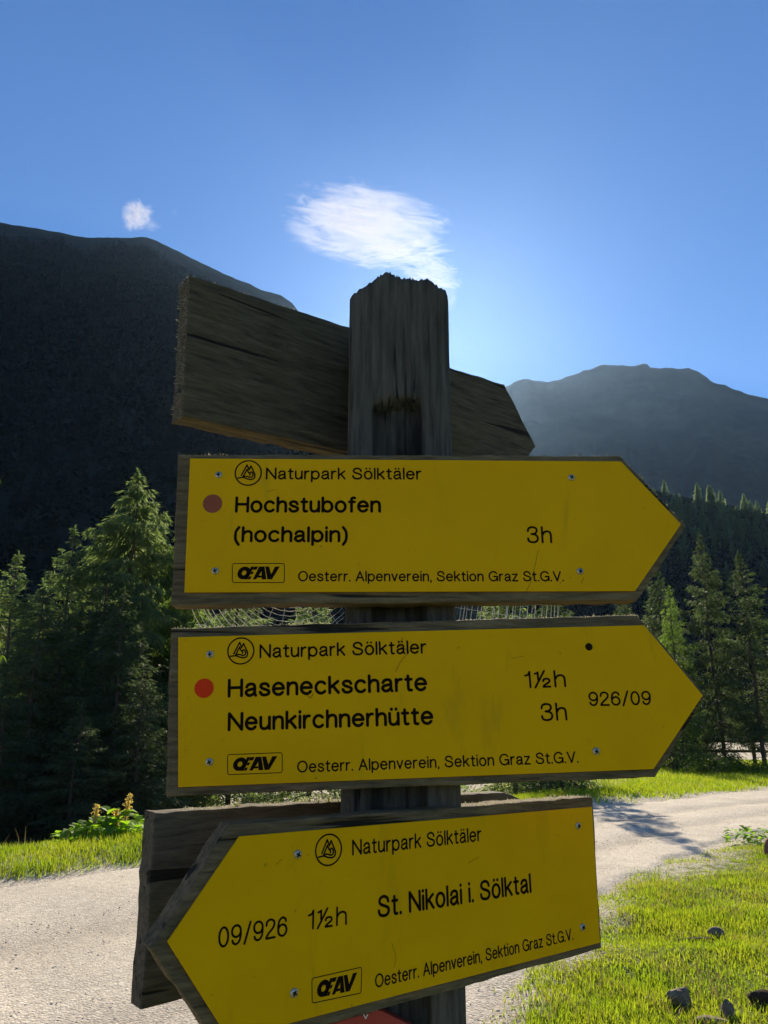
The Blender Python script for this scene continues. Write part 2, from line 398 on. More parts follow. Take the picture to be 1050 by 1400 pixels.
M_right = hill_mat("right_slope", (.02, .028, .022), (.045, .055, .04), (.06, .066, .045), (.1, .1, .07), 500, 900)
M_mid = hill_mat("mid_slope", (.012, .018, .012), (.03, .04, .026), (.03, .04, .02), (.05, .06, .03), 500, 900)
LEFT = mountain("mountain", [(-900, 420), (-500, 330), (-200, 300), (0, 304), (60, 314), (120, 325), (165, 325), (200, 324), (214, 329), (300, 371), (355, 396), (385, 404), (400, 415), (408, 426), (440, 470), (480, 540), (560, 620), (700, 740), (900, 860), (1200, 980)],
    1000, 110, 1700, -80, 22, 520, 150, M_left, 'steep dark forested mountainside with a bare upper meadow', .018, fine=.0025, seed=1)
RIGHT = mountain("mountain", [(200, 760), (480, 640), (600, 572), (650, 545), (695, 527), (706, 521), (716, 518), (730, 520), (751, 523), (780, 513), (826, 498), (845, 500), (862, 500), (872, 499), (884, 497), (889, 502), (910, 504), (940, 509), (985, 527), (1050, 546), (1300, 620), (1700, 740), (2600, 800)],
    2300, 760, 2650, -25, 75, 520, 110, M_right, 'hazy pointed mountain with a jagged summit on the right', .055, fine=.0034, seed=7)
MID = mountain("hill", [(-200, 900), (300, 820), (500, 745), (700, 672), (800, 656), (870, 664), (950, 682), (1050, 700), (1300, 770), (1900, 900)],
    350, 258, 620, -20, 62, 240, 40, M_mid, 'forested lower hill with sunlit conifers on its crest', .03, zfoot=-2, seed=13)
def mtn_z(M, a, r):
    th, rr, Z = M
    i = np.clip(np.searchsorted(th, a) - 1, 0, len(th) - 2); j = np.clip(np.searchsorted(rr, r) - 1, 0, len(rr) - 2)
    fa = (a - th[i]) / (th[i + 1] - th[i]); fr = (r - rr[j]) / (rr[j + 1] - rr[j])
    return (Z[i, j] * (1 - fa) + Z[i + 1, j] * fa) * (1 - fr) + (Z[i, j + 1] * (1 - fa) + Z[i + 1, j + 1] * fa) * fr

# ---------------------------------------------------------------- haze (the valley air)
def haze():
    m = bpy.data.materials.new("valley_haze"); m.use_nodes = True; n = m.node_tree
    n.nodes.remove(n.nodes['Principled BSDF'])
    v = n.nodes.new('ShaderNodeVolumePrincipled')           # air: blue, scatters evenly
    v.inputs['Color'].default_value = (.325, .595, 1, 1); v.inputs['Density'].default_value = HAZE_DENSITY; v.inputs['Anisotropy'].default_value = 0.1
    v2 = n.nodes.new('ShaderNodeVolumePrincipled')          # moisture: white, scatters forward round the sun
    v2.inputs['Color'].default_value = (1, .88, .76, 1); v2.inputs['Density'].default_value = HAZE_DENSITY * .125; v2.inputs['Anisotropy'].default_value = .81
    for w_ in (v, v2): w_.inputs['Absorption Color'].default_value = (1, 1, 1, 1)
    ad = n.nodes.new('ShaderNodeAddShader'); n.links.new(v.outputs[0], ad.inputs[0]); n.links.new(v2.outputs[0], ad.inputs[1])
    n.links.new(ad.outputs[0], n.nodes['Material Output'].inputs['Volume'])
    bm = bmesh.new(); bmesh.ops.create_cube(bm, size=1.0)
    for q in bm.verts: q.co = Vector((q.co.x * 5600, q.co.y * 5600, -30 + (q.co.z + .5) * 1500))
    tag(bm_obj("haze", bm, m), 'thin pale morning haze filling the whole valley', 'haze', kind='stuff')
haze()

# ---------------------------------------------------------------- clouds (volumes, outside the haze box)
def cloud(name, u, v, wpx, hpx, tilt, dens, scale, thr, label, dist=6200, stretch=(1, .4, 1.75), seed=0.0, depth=.28):
    d = ray(u, v); d.normalize(); c = Vector((0, 0, EYE)) + d * dist
    sx = wpx / 1050 * dist / 2 * 1.02; sz = hpx / 1050 * dist / 2 * 1.02
    m = bpy.data.materials.new("cloud_vapour"); m.use_nodes = True; n = m.node_tree
    n.nodes.remove(n.nodes['Principled BSDF'])
    vol = n.nodes.new('ShaderNodeVolumePrincipled'); vol.inputs['Color'].default_value = (.97, .915, .86, 1); vol.inputs['Anisotropy'].default_value = .2
    tc = node(n, 'ShaderNodeTexCoord')
    ln = node(n, 'ShaderNodeVectorMath', operation='LENGTH'); n.links.new(tc.outputs['Object'], ln.inputs[0])
    mp = node(n, 'ShaderNodeMapping'); mp.inputs['Scale'].default_value = stretch; mp.inputs['Location'].default_value = (seed, seed * .7, seed * 1.3)
    n.links.new(tc.outputs['Object'], mp.inputs['Vector'])
    f = noise(n, mp.outputs[0], scale, 10, .72, .8)
    fall = mth(n, 'SUBTRACT', 1.0, mth(n, 'POWER', ln.outputs['Value'], 3.0))
    k = mth(n, 'SUBTRACT', mth(n, 'ADD', mth(n, 'MULTIPLY', fall, .7), mth(n, 'MULTIPLY', f, 2.3)), thr)
    k = mth(n, 'MAXIMUM', mth(n, 'MULTIPLY', k, dens), 0.0)
    n.links.new(k, vol.inputs['Density']); n.links.new(vol.outputs[0], n.nodes['Material Output'].inputs['Volume'])
    bm = bmesh.new(); bmesh.ops.create_icosphere(bm, subdivisions=4, radius=1.0)
    o = bm_obj(name, bm, m)
    o.scale = (sx, sx * depth, sz)
    yaw = -math.atan2(d.x, d.y)
    o.rotation_euler = (math.asin(d.z) , rad(tilt), yaw); o.rotation_mode = 'XYZ'; o.location = c
    m.cycles.volume_step_rate = .35
    return tag(o, label, 'cloud')
cloud("cloud", 500, 308, 236, 116, 10, .0085, 2.8, 1.42, 'large streaky white cloud drifting above the post top', seed=2.3)
cloud("cloud", 553, 348, 160, 50, -6, .013, 3.0, 1.64, 'thin wispy cloud streaks just under the large cloud', seed=7.7)
cloud("cloud", 590, 376, 100, 64, 14, .016, 2.8, 1.56, 'small bright cloud patch beside the top of the post', seed=11.7)
cloud("cloud", 614, 408, 26, 44, 10, .015, 2.2, 1.5, 'tiny ragged wisp of cloud along the right edge of the post', seed=14.2, stretch=(.8, 1, 1.6))
cloud("cloud", 187, 294, 48, 50, 0, .022, 1.7, 1.62, 'small round white puff above the left mountain', seed=4.1, stretch=(1, 1, 1), depth=.8)
cloud("cloud", 207, 308, 30, 20, 0, .014, 1.7, 1.6, 'tiny faint white puff low beside the round puff', seed=6.1, stretch=(1, 1, 1))
cloud("cloud", 238, 290, 12, 14, 0, .006, 2.0, 1.5, 'barely visible shred of cloud right of the round puff', seed=8.1, stretch=(1, 1, 1))

# ---------------------------------------------------------------- conifers
def unit(a): return a / np.maximum(np.linalg.norm(a, axis=-1, keepdims=True), 1e-9)
def blades(P, D, L, W, rng):                    # diamond-shaped needle sprays
    D = unit(D); side = unit(np.cross(D, rng.normal(size=D.shape)))
    mid = P + D * (L * .45)[:, None]; tip = P + D * L[:, None]
    return np.stack([P, mid + side * W[:, None], tip, mid - side * W[:, None]], 1)
def tube(pts, rads, n=5):
    pts = np.asarray(pts, float); k = len(pts)
    tan = unit(np.gradient(pts, axis=0)); ref = np.array([0.3, .2, 1.0]) if abs(tan[0, 2]) < .9 else np.array([1.0, .1, 0])
    s = unit(np.cross(tan, ref)); t = np.cross(tan, s)
    ang = np.linspace(0, 2 * np.pi, n, endpoint=False)
    P = pts[:, None] + (s[:, None] * np.cos(ang)[None, :, None] + t[:, None] * np.sin(ang)[None, :, None]) * np.asarray(rads)[:, None, None]
    a, b = P[:-1], P[1:]
    return np.stack([a, np.roll(a, -1, 1), np.roll(b, -1, 1), b], 2).reshape(-1, 4, 3)
def conifer_data(H, R, seed, droop=.5, dens=1.0, blade=.2, bw=.018, bare=.05, per=6, taper=.95, lumpy=.25, scat=.42):
    rng = np.random.default_rng(seed); Q = []; wood = []
    kink = rng.normal(0, .004 * H, (6, 2)); kink[0] = 0
    tz = np.linspace(0, H, 6)
    def axis(z): return np.array([np.interp(z, tz, kink[:, 0]), np.interp(z, tz, kink[:, 1])])
    wood.append(tube([(*axis(z), z) for z in np.linspace(-.3, H * .985, 14)], .008 * H * (1 - np.linspace(0, .96, 14)) + .012, 9))
    z = bare * H
    while z < H * .985:
        f = z / H
        nb = rng.integers(5, 8)
        for k in range(nb):
            zz = z + rng.uniform(-.5, .5) * .02 * H
            if rng.random() < .06: continue
            L = R * ((1 - f) ** taper) * min(1, .35 + (1 - f) * 4.5) * rng.uniform(.72, 1.12) * (1 + lumpy * rng.normal()) + .05
            L = max(L, .1) * (1 if f > .12 else .55 + 3.5 * f)
            az = rng.uniform(0, 2 * np.pi); rd = np.array([math.cos(az), math.sin(az)])
            pit = np.interp(f, [0, .5, 1], [-.35, 0.02, .8]) + rng.normal(0, .1)
            t = np.linspace(0, 1, 7); base = axis(zz)
            hor = L * t * math.cos(pit); ver = L * (t * math.sin(pit) - .28 * droop * t ** 2 * 1.6 + .16 * t ** 4)
            C = np.stack([base[0] + rd[0] * hor, base[1] + rd[1] * hor, zz + ver], -1)
            if L > .4: wood.append(tube(C[:6:1][::2], np.array([.012, .008, .004]) * (L / 1.6 + .3), 3))
            nt_ = max(4, int(L * 13 * dens))
            tt_ = np.sort(rng.uniform(.08, 1.0, nt_))
            B = np.stack([np.interp(tt_, t, C[:, i]) for i in range(3)], -1)
            side = np.where(rng.random(nt_) < .5, -1.0, 1.0)
            lat = np.array([-rd[1], rd[0], 0])
            ang = rng.uniform(.35, 1.25, nt_)
            D = np.cos(ang)[:, None] * np.array([rd[0], rd[1], .05 + math.sin(pit) * .5]) + (np.sin(ang) * side)[:, None] * lat
            D[:, 2] -= droop * rng.uniform(.15, 1.5, nt_)
            D = unit(D); tl = (.34 * L * (1.12 - tt_) + .16 * min(1, .3 + L)) * rng.uniform(.6, 1.25, nt_)
            s = rng.uniform(0, 1, (nt_, per)); s[:, -1] = 1
            P = B[:, None] + D[:, None] * (tl[:, None] * s)[..., None]
            P[..., 2] -= (droop * .35 * tl[:, None] * s ** 2)
            P = P.reshape(-1, 3); DD = np.repeat(D, per, 0) + rng.normal(0, scat, (nt_ * per, 3)); DD[:, 2] -= droop * .45
            m = len(P)
            Q.append(blades(P, DD, blade * min(1, .45 + .5 * L) * rng.uniform(.6, 1.3, m), bw * rng.uniform(.6, 1.3, m), rng))
        z += H * np.interp(f, [0, 1], [.032, .018])
    k = 40; hz = rng.uniform(.93, .995, k) * H; P = np.array([[*axis(q), q] for q in hz]); D = rng.normal(0, .45, (k, 3)); D[:, 2] = .8
    Q.append(blades(P, D, blade * .6 * rng.uniform(.6, 1.2, k), np.full(k, bw * .8), rng))
    Q.append(blades(np.array([[*axis(H * .95), H * .95]] * 4), np.array([[.03, 0, 1.], [-.03, .02, 1], [0, -.04, 1], [.0, .03, 1]]), np.full(4, .05 * H), np.full(4, bw), rng))
    return np.concatenate(wood), np.concatenate(Q)
def conifer(name, data, m, loc, scale, rz, label, cat='tree', group=None):
    r = empty(name, loc, rz); r.scale = (scale, scale, scale)
    tag(r, label, cat, group)
    if isinstance(data, tuple):
        quads('trunk', data[0], M_bark, r); quads('crown', data[1], m, r)
    else:
        for ch in data.children:
            c = ch.copy(); link(c, r)
    return r
def spot(u, y, v=1000):
    d = ray(u, v); x = d.x / d.y * y; return (x, y, float(gz(x, y)) - .1)
def htop(u, v, y, zb):                      # height so the tip appears at pixel row v
    d = ray(u, v); return EYE + d.z / d.y * y - zb
def place(name, u, v, y, proto, H0, m, label, group=None, sx=1.0, rz=None):
    p = spot(u, y, v); H = htop(u, v, y, p[2]); s = H / H0
    r = conifer(name, proto, m, p, s, random.random() * 6.28 if rz is None else rz, label, group=group)
    r.scale = (s * sx, s * sx, s); return r
random.seed(4)
G1 = 'conifers across the road on the left'; G2 = 'conifers beyond the road on the right'; G3 = 'conifers behind the signs'
big = conifer_data(15, 4.6, 11, droop=1.15, dens=1.5, blade=.36, bw=.024, per=8, taper=.85, scat=.26)
fir = conifer_data(13, 3.3, 12, droop=.55, dens=1.1, blade=.22, bw=.02, per=7)
fir2 = conifer_data(12, 2.9, 13, droop=.35, dens=1.2, blade=.2, bw=.02, per=7, taper=.95)
fir3 = conifer_data(12, 2.8, 15, droop=.4, dens=1.2, blade=.2, bw=.02, per=7, taper=.95, bare=.19)
lar = conifer_data(12, 2.7, 14, droop=.5, dens=1.2, blade=.2, bw=.016, per=7, taper=.9)
T1 = place('spruce_tree', 188, 640, 38, big, 15, M_needle, 'tallest pale green weeping spruce left of the signs', G1, 1.3)
T2 = place('spruce_tree', 104, 716, 36, fir, 13, M_needle, 'grey green spruce with a pointed top left of the tallest spruce', G1, 1.2)
D1 = place('spruce_tree', 150, 770, 34, fir, 13, M_needle_dark, 'dark full spruce low between the tallest spruce and the grey green one', G1, 1.35)  # darker needles paint in the shade on the low front spruces
T3 = place('spruce_tree', 26, 752, 33, fir2, 12, M_needle, 'shorter spruce with a bushy tip near the left picture edge', G1, 1.25)
place('spruce_tree', 62, 800, 30, D1, 13, None, 'dark stubby spruce in front of the pointed grey green spruce', G1, 1.5)
place('spruce_tree', -45, 720, 34, T2, 13, None, 'spruce cut off by the left picture edge', G1, 1.2)
place('larch_tree', 262, 690, 40, big, 15, M_larch, 'yellow green drooping larch partly hidden by the left ends of the signs', G1, .95)
place('spruce_tree', 200, 905, 29, D1, 13, None, 'small dark spruce standing by the left end of the second yellow sign', G1, 1.6)
place('spruce_tree', 112, 960, 27, D1, 13, None, 'low dark spruce behind the flowering dock stalks', G1, 1.9)
place('spruce_tree', 12, 930, 27, D1, 13, None, 'low dark spruce at the far left behind the grass verge', G1, 1.9)
for u, v, y, lb in ((60, 792, 42, 'spruce tip in the rear row between the bushy spruce and the grey green one'), (140, 742, 44, 'rear row spruce filling the gap left of the tallest spruce'),
                 (0, 800, 43, 'rear row spruce behind the bushy spruce at the left edge'), (235, 775, 45, 'rear row spruce just left of the top yellow sign'), (172, 800, 31, 'dark spruce low in front of the tallest spruce'), (90, 830, 31, 'dark spruce low in front of the grey green spruce')):
    place('spruce_tree', u, v, y, D1 if y < 40 else T2, 13, None, lb, G1, 1.45)
for u, v, y, pr, lb in ((330, 730, 36, T2, 'spruce seen through the cobweb gap left of the post'), (430, 780, 34, T3, 'dark spruce hidden behind the signs just left of the post'),
                     (540, 770, 40, T2, 'spruce hidden behind the signs and the post'), (690, 745, 30, T3, 'spruce behind the pale cobweb right of the post')):
    place('spruce_tree', u, v, y, pr, 12 if pr is T3 else 13, None, lb, G3, 1.2)
T4 = place('spruce_tree', 748, 735, 23, fir, 13, M_needle_dark, 'near spruce behind the yellow signs whose shadow falls across the road', G3, .8)
R1 = place('spruce_tree', 955, 728, 36, fir, 13, M_needle_dark, 'left one of two tall dark spruces beyond the road', G2, .95)
R2 = place('spruce_tree', 1008, 752, 34, fir3, 12, M_needle_dark, 'tall dark spruce with bare lower trunk right of the other', G2, 1.15)
place('spruce_tree', 896, 768, 40, R1, 13, None, 'dark spruce just behind the point of the top yellow sign', G2, 1.1)
place('larch_tree', 912, 800, 35, lar, 12, M_larch, 'fresh green larch in front of the dark spruces', G2, .9)
place('spruce_tree', 1078, 790, 38, R2, 12, None, 'spruce half cut off by the right picture edge', G2, 1.2)
place('spruce_tree', 850, 800, 38, R1, 13, None, 'spruce hidden behind the points of the yellow signs', G2, 1.1)

# distant conifers on the lower hill crest: real single trees, each a trunk and crown mesh
far_protos = [conifer_data(11, 2.5, 100 + i, droop=.4, dens=.42, blade=.75, bw=.13, per=3, bare=.08) for i in range(4)]
rng = np.random.default_rng(77); roots = []
GH = 'sunlit conifers along the crest of the lower hill'
k = 0
crest_spots = []
for u in np.arange(806, 1126, 6.4):
    for row in range(5):
        uu = u + rng.uniform(-4, 4); a = azel(uu, 700)[0]; r = 349 - row * 8 - rng.uniform(0, 8)
        crest_spots.append((a, r))
for a, r in crest_spots:
    z = float(mtn_z(MID, a, r)); p = (math.sin(a) * r, math.cos(a) * r, z - .6)
    src = far_protos[k] if k < 4 else roots[k % 4]
    t = conifer('distant_conifer', src, M_far_needle, p, rng.uniform(.5, .98), rng.uniform(0, 6.28), 'small distant conifer in the sunlit row on the lower hill crest', group=GH)
    if k < 4: roots.append(t)
    k += 1
# dense far forest below them and on the left mountainside: one mass each
def forest(name, M, n, a0, a1, r0, r1, hmin, hmax, label, seed, cut=None):
    rng = np.random.default_rng(seed); out = []
    a = rng.uniform(rad(a0), rad(a1), n); r = np.sqrt(rng.uniform(r0 ** 2, r1 ** 2, n))
    protos = []
    for q in range(5):
        m = 46; zz = rng.uniform(.1, .95, m); rr = .2 * (1 - zz) + .015; az = rng.uniform(0, 6.28, m)
        P = np.stack([np.cos(az) * rr * .1, np.sin(az) * rr * .1, zz + .06], -1)
        D = np.stack([np.cos(az), np.sin(az), np.full(m, -.5)], -1)
        b = blades(P, D, rr * 1.35, rr * .42, rng)
        b = np.concatenate([b, blades(np.array([[0, 0, .8]]), np.array([[0, 0, 1.0]]), np.array([.22]), np.array([.03]), rng)])
        protos.append(b)
    for i in range(n):
        if cut is not None and not cut(a[i], r[i], rng): continue
        z = float(mtn_z(M, a[i], r[i])); h = rng.uniform(hmin, hmax) * float(np.interp(r[i], [120, 420], [.5, 1]))
        out.append(protos[i % 5] * h + np.array([math.sin(a[i]) * r[i], math.cos(a[i]) * r[i], z - .05 * h]))
    o = quads(name, np.concatenate(out), M_forest); tag(o, label, 'forest', kind='stuff')
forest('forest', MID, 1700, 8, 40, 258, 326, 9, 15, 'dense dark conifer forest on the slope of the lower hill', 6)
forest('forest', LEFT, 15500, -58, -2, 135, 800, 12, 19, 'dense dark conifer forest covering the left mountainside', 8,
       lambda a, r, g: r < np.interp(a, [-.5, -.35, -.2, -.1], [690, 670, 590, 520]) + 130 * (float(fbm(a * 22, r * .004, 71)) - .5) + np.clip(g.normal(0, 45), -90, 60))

# ---------------------------------------------------------------- grass, pebbles, small plants
def grass(name, X, Y, hmin, hmax, w, m, label, seed, lean=.45, kind='stuff'):
    rng = np.random.default_rng(seed); n = len(X); Z = gz(X, Y) - .01
    B = np.stack([X, Y, Z], -1); az = rng.uniform(0, 6.28, n); h = (hmin + (hmax - hmin) * rng.random(n) ** 1.6) * (.45 + 1.1 * fbm(X * 2.3, Y * 2.3, 131, 3))
    ln = rng.uniform(.05, lean, n)
    d = np.stack([np.cos(az) * ln, np.sin(az) * ln, np.ones(n)], -1); saz = az + 1.57 + rng.normal(0, .5, n)
    s = np.stack([np.cos(saz), np.sin(saz), np.zeros(n)], -1) * (w * rng.uniform(.6, 1.3, n))[:, None]
    m1 = B + d * (h * .55)[:, None]; d2 = d.copy(); d2[:, :2] *= 2.6
    tip = m1 + unit(d2) * (h * .5)[:, None]
    q1 = np.stack([B - s, B + s, m1 + s * .8, m1 - s * .8], 1); q2 = np.stack([m1 - s * .8, m1 + s * .8, tip + s * .1, tip - s * .1], 1)
    o = quads(name, np.concatenate([q1, q2]), m); return tag(o, label, 'grass', kind=kind)
def scatter(n, x0, x1, y0, y1, keep, seed):
    rng = np.random.default_rng(seed); X = rng.uniform(x0, x1, n); Y = rng.uniform(y0, y1, n)
    k = rng.random(n) < keep(X, Y); return X[k], Y[k]
def infront(X, Y, pad=.15):
    return (np.abs(X) < .56 * (Y + 1.0) + pad)
def keep_near(X, Y):
    dist = (ynear(X) - Y) * .6                      # rough distance from the gravel edge
    f = fbm(X * 1.5, Y * 1.5, 91, 4)
    dens = sstep(-.05, 1.0, dist + (f - .5) * 1.8) * (.55 + .45 * sstep(.32, .55, f))
    return np.where((dist > -.15) & infront(X, Y), dens * np.interp(np.hypot(X, Y), [4, 8, 16, 30], [1, .75, .4, .2]), 0)
X, Y = scatter(1500000, .1, 13, 3.8, 19, keep_near, 1)
grass('grass', X, Y, .022, .072, .0036, M_grass, 'bright backlit grass with bare patches on the near verge right of the post', 2)
def keep_low(X, Y):
    dist = (ynear(X) - Y) * .6; f = fbm(X * 2.6, Y * 2.6, 93, 4)
    return np.where(infront(X, Y) & (dist > -.5), sstep(.46, .62, f + .12 * np.clip(dist, -1, 1)) * np.interp(np.hypot(X, Y), [4, 8, 16], [1, .8, .4]), 0)
X, Y = scatter(330000, .1, 12, 3.8, 18, keep_low, 21)
grass('low_weeds', X, Y, .012, .035, .005, M_grass, 'low creeping weeds along the gravel edge of the near verge', 22, 1.1)
def keep_verge(X, Y):
    b = (Y - yfar(X)) * .7
    f = fbm(X * 1.2, Y * 1.2, 95, 4)
    return np.where(infront(X, Y, 1.6), sstep(.0, .35, b + (f - .5) * .5) * (1 - sstep(1.6, 2.6, b)), 0)
X, Y = scatter(560000, -10, 4, 2.5, 19, keep_verge, 3)
grass('grass', X, Y, .05, .15, .0045, M_grass, 'strip of bright yellow green grass behind the road on the left', 4, .5)
def keep_far(X, Y):
    b = (Y - yfar(X)) * .75; f = fbm(X * .7, Y * .7, 97, 4)
    return np.where(infront(X, Y, .6), sstep(0, .9, b + (f - .5) * 1.1) * (1 - sstep(14, 20, b)) * np.interp(Y, [16, 26, 40], [1, .5, .25]), 0)
X, Y = scatter(330000, 3.5, 24, 16, 42, keep_far, 5)
grass('grass', X, Y, .06, .17, .009, M_grass, 'sunlit grass bank beyond the road on the right', 6, .5)
X, Y = scatter(200000, .1, 12, 3.8, 16, lambda X, Y: keep_near(X, Y) * sstep(.45, .65, fbm(X * 3.1, Y * 3.1, 137, 3)), 23)
grass('dry_grass', X, Y, .03, .1, .003, M_drygrass, 'pale dry blades mixed into the near verge grass', 24, .9)
X, Y = scatter(1200, -7, 1, 7, 14, lambda X, Y: np.where(np.abs((Y - yfar(X)) * .7 - 1.9) < .5, .9, 0) * sstep(.4, .6, fbm(X, Y, 99)), 7)
grass('dry_grass', X, Y, .14, .36, .003, M_drygrass, 'thin dry grass stalks along the dark edge of the left verge', 8, .25)

def pebbles(name, X, Y, Z, smin, smax, m, label, seed):
    rng = np.random.default_rng(seed); n = len(X)
    bm = bmesh.new(); bmesh.ops.create_icosphere(bm, subdivisions=1, radius=1.0)
    bv = np.array([v.co[:] for v in bm.verts]); bf = np.array([[v.index for v in f.verts] for f in bm.faces]); bm.free()
    s = smin * (smax / smin) ** (rng.random(n) ** 2.2)
    sc3 = s[:, None] * rng.uniform(.6, 1.2, (n, 3)); sc3[:, 2] *= .65
    V = bv[None] * (1 + rng.normal(0, .13, (n, len(bv), 1))) * sc3[:, None]
    V = V + np.stack([X, Y, Z + s * .15], -1)[:, None]
    F = bf[None] + (np.arange(n) * len(bv))[:, None, None]
    o = np_mesh(name, V.reshape(-1, 3), F, np.full(n * len(bf), 3), m); return tag(o, label, 'gravel', kind='stuff')
def road_z(X, Y): return .05 * (fbm(X * .5, Y * .5, 3) - .5) + .008 + .02 * (fbm(X * 1.1, Y * 1.1, 31) - .5)
def keep_peb(X, Y):
    d0 = (Y - ynear(X)) * .6; d1 = (yfar(X) - Y) * .7
    return np.where((d0 > -.9) & (d1 > -.1) & infront(X, Y), (.35 + .65 * np.exp(-np.maximum(d0, 0) / .6)) * np.interp(Y, [4, 8, 20], [1, .6, .25]), 0)
X, Y = scatter(60000, -5, 9, 3.9, 17, keep_peb, 9)
Zp = np.where(Y > ynear(X) + .2, road_z(X, Y), gz(X, Y))
pebbles('gravel', X, Y, Zp, .003, .011, M_pebble, 'loose pale pebbles scattered over the gravel road', 10)

def rock(u, v, size, squash, m, label, seed, name='rock', cat='rock', sink=.25, rz=0):
    x, y = on_ground(u, v); z = float(gz(x, y))
    bm = bmesh.new(); bmesh.ops.create_icosphere(bm, subdivisions=3, radius=1.0); rg = np.random.default_rng(seed)
    cuts = [Vector(rg.normal(size=3)).normalized() for _ in range(9)]
    for q in bm.verts:
        c = q.co.copy()
        for d in cuts:
            k = c.dot(d) - .72
            if k > 0: c -= d * k * .95
        nz = float(fbm(c.x * 3 + c.z * 2 + seed, c.y * 3 - c.z, 5))
        q.co = c * (1 + .25 * (nz - .5))
    for q in bm.verts: q.co = Vector((q.co.x * size * squash[0], q.co.y * size * squash[1], q.co.z * size * squash[2] + size * squash[2] * (.7 - sink)))
    o = bm_obj(name, bm, m); o.location = (x, y, z); o.rotation_euler = (0, 0, rz)
    return tag(o, label, cat)
rock(930, 1376, .075, (1.2, .7, 1.0), M_rock, 'pointed grey rock with a shaded face sunk in the near grass', 3, rz=.4)
rock(980, 1283, .06, (1.1, .9, .9), M_rock, 'rounded brown rock at the end of a dark hollow in the grass', 5)
rock(948, 1289, .09, (2.2, .45, .25), M_clod, 'long clod of dark bare soil beside the rounded brown rock', 8, 'soil_clod', 'soil', .45, .25)
rock(1044, 1378, .07, (1.3, .8, .8), M_clod, 'dark lump of soil at the lower right picture corner', 12, 'soil_clod', 'soil', .3)
rock(996, 1394, .055, (.9, .9, 1.2), M_rock, 'mossy brown stone standing at the bottom edge of the grass', 15)
rock(972, 1402, .06, (1.7, .8, .5), M_rock, 'flat pale stone cut by the bottom picture edge', 17)
rock(1058, 1172, .14, (.7, .7, 1.2), plain("reddish_stone", (.25, .12, .08), .9), 'reddish stone at the right picture edge beside a leafy plant', 19)
rock(836, 1143, .03, (1, 1, .7), M_rock, 'small dark stone lying on the road right of the lowest sign', 21)

def leaf_quads(P, az, tilt, L, W, rng):             # broad folded leaves, 4 quads each
    out = []
    for p, a, t, l, w_ in zip(P, az, tilt, L, W):
        d = np.array([math.cos(a) * math.cos(t), math.sin(a) * math.cos(t), math.sin(t)]); s = np.array([-math.sin(a), math.cos(a), 0])
        up = np.cross(d, s) * -1
        mids = [p + d * l * q + np.array([0, 0, -.35 * l * q * q]) for q in (0, .35, .7, 1)]; ws = (.12, .5, .42, .02)
        for i in range(3):
            for sg in (-1, 1):
                e0 = mids[i] + s * sg * w_ * ws[i] + up * (-.25) * w_ * ws[i]; e1 = mids[i + 1] + s * sg * w_ * ws[i + 1] + up * (-.25) * w_ * ws[i + 1]
                out.append([mids[i], mids[i + 1], e1, e0] if sg > 0 else [mids[i], e0, e1, mids[i + 1]])
    return np.array(out)
def bushy(name, u, v, y, wid, hei, n, lsize, m, label, cat, group=None, seed=0, z=None):
    x = at_dist(u, y); zz = float(gz(x, y)); rng = np.random.default_rng(seed)
    r = empty(name, (x, y, zz)); tag(r, label, cat, group)
    th = rng.uniform(0, 6.28, n); q = np.sqrt(rng.random(n)); lob = 1 + .35 * np.sin(th * 3 + seed) + .2 * np.sin(th * 5)
    px = np.cos(th) * q * wid / 2 * lob; py = np.sin(th) * q * wid / 2 * lob; pz = hei * rng.uniform(.12, 1, n) * np.sqrt(np.clip(1 - .8 * q ** 2, .1, 1))
    quads('foliage', leaf_quads(np.stack([px, py, pz], -1), th + rng.normal(0, .9, n), rng.uniform(-.2, .9, n), lsize * rng.uniform(.6, 1.3, n), lsize * rng.uniform(.5, .9, n), rng), m, r)
    st = [tube([(0, 0, -.05), (px[i] * .5, py[i] * .5, pz[i] * .6), (px[i], py[i], pz[i])], [.012 * hei, .008 * hei, .004 * hei], 4) for i in range(0, n, max(1, n // 24))]
    quads('stem', np.concatenate(st), M_bark if cat == 'shrub' else M_leaf, r)
    return r
GP = 'broad-leaved plants on the left verge'
bushy('leafy_plant', 128, 1160, 11.0, .75, .30, 60, .2, M_leaf, 'broad-leaved bright green plant under the left dock stalk', 'plant', GP, 1)
bushy('leafy_plant', 165, 1155, 11.2, .7, .40, 70, .22, M_leaf, 'taller broad-leaved plant at the foot of the two dock stalks', 'plant', GP, 2)
bushy('leafy_plant', 198, 1155, 11.6, .6, .34, 50, .2, M_leaf, 'broad-leaved plant against the end of the lowest rear board', 'plant', GP, 3)
bushy('leafy_plant', 1010, 1150, on_ground(1010, 1152)[1], .55, .22, 60, .12, M_leaf, 'small leafy plant beside the reddish stone on the right verge', 'plant', None, 4)
GS = 'shrubs at the foot of the right spruces'
bushy('shrub', 962, 1060, 29.0, 1.3, .75, 420, .13, M_shrub, 'sunlit rounded shrub left of the dark spruce trunk', 'shrub', GS, 5)
bushy('shrub', 990, 1062, 29.5, 1.2, .6, 380, .13, M_shrub, 'low shrub directly in front of the dark spruce trunk', 'shrub', GS, 6)
bushy('shrub', 1032, 1062, 29.0, 1.4, .55, 380, .13, M_shrub, 'low dark shrub under the rail fence', 'shrub', GS, 7)
bushy('shrub', 920, 1060, 31.0, 1.2, 1.5, 420, .13, M_shrub, 'grey green shrub behind the point of the second yellow sign', 'shrub', GS, 8)
bushy('shrub', 745, 1090, 20.0, 1.6, .8, 420, .14, M_shrub, 'dark shrub in shade just above the lowest yellow sign', 'shrub', GS, 9)
GU = 'dark understorey bushes behind the left verge'
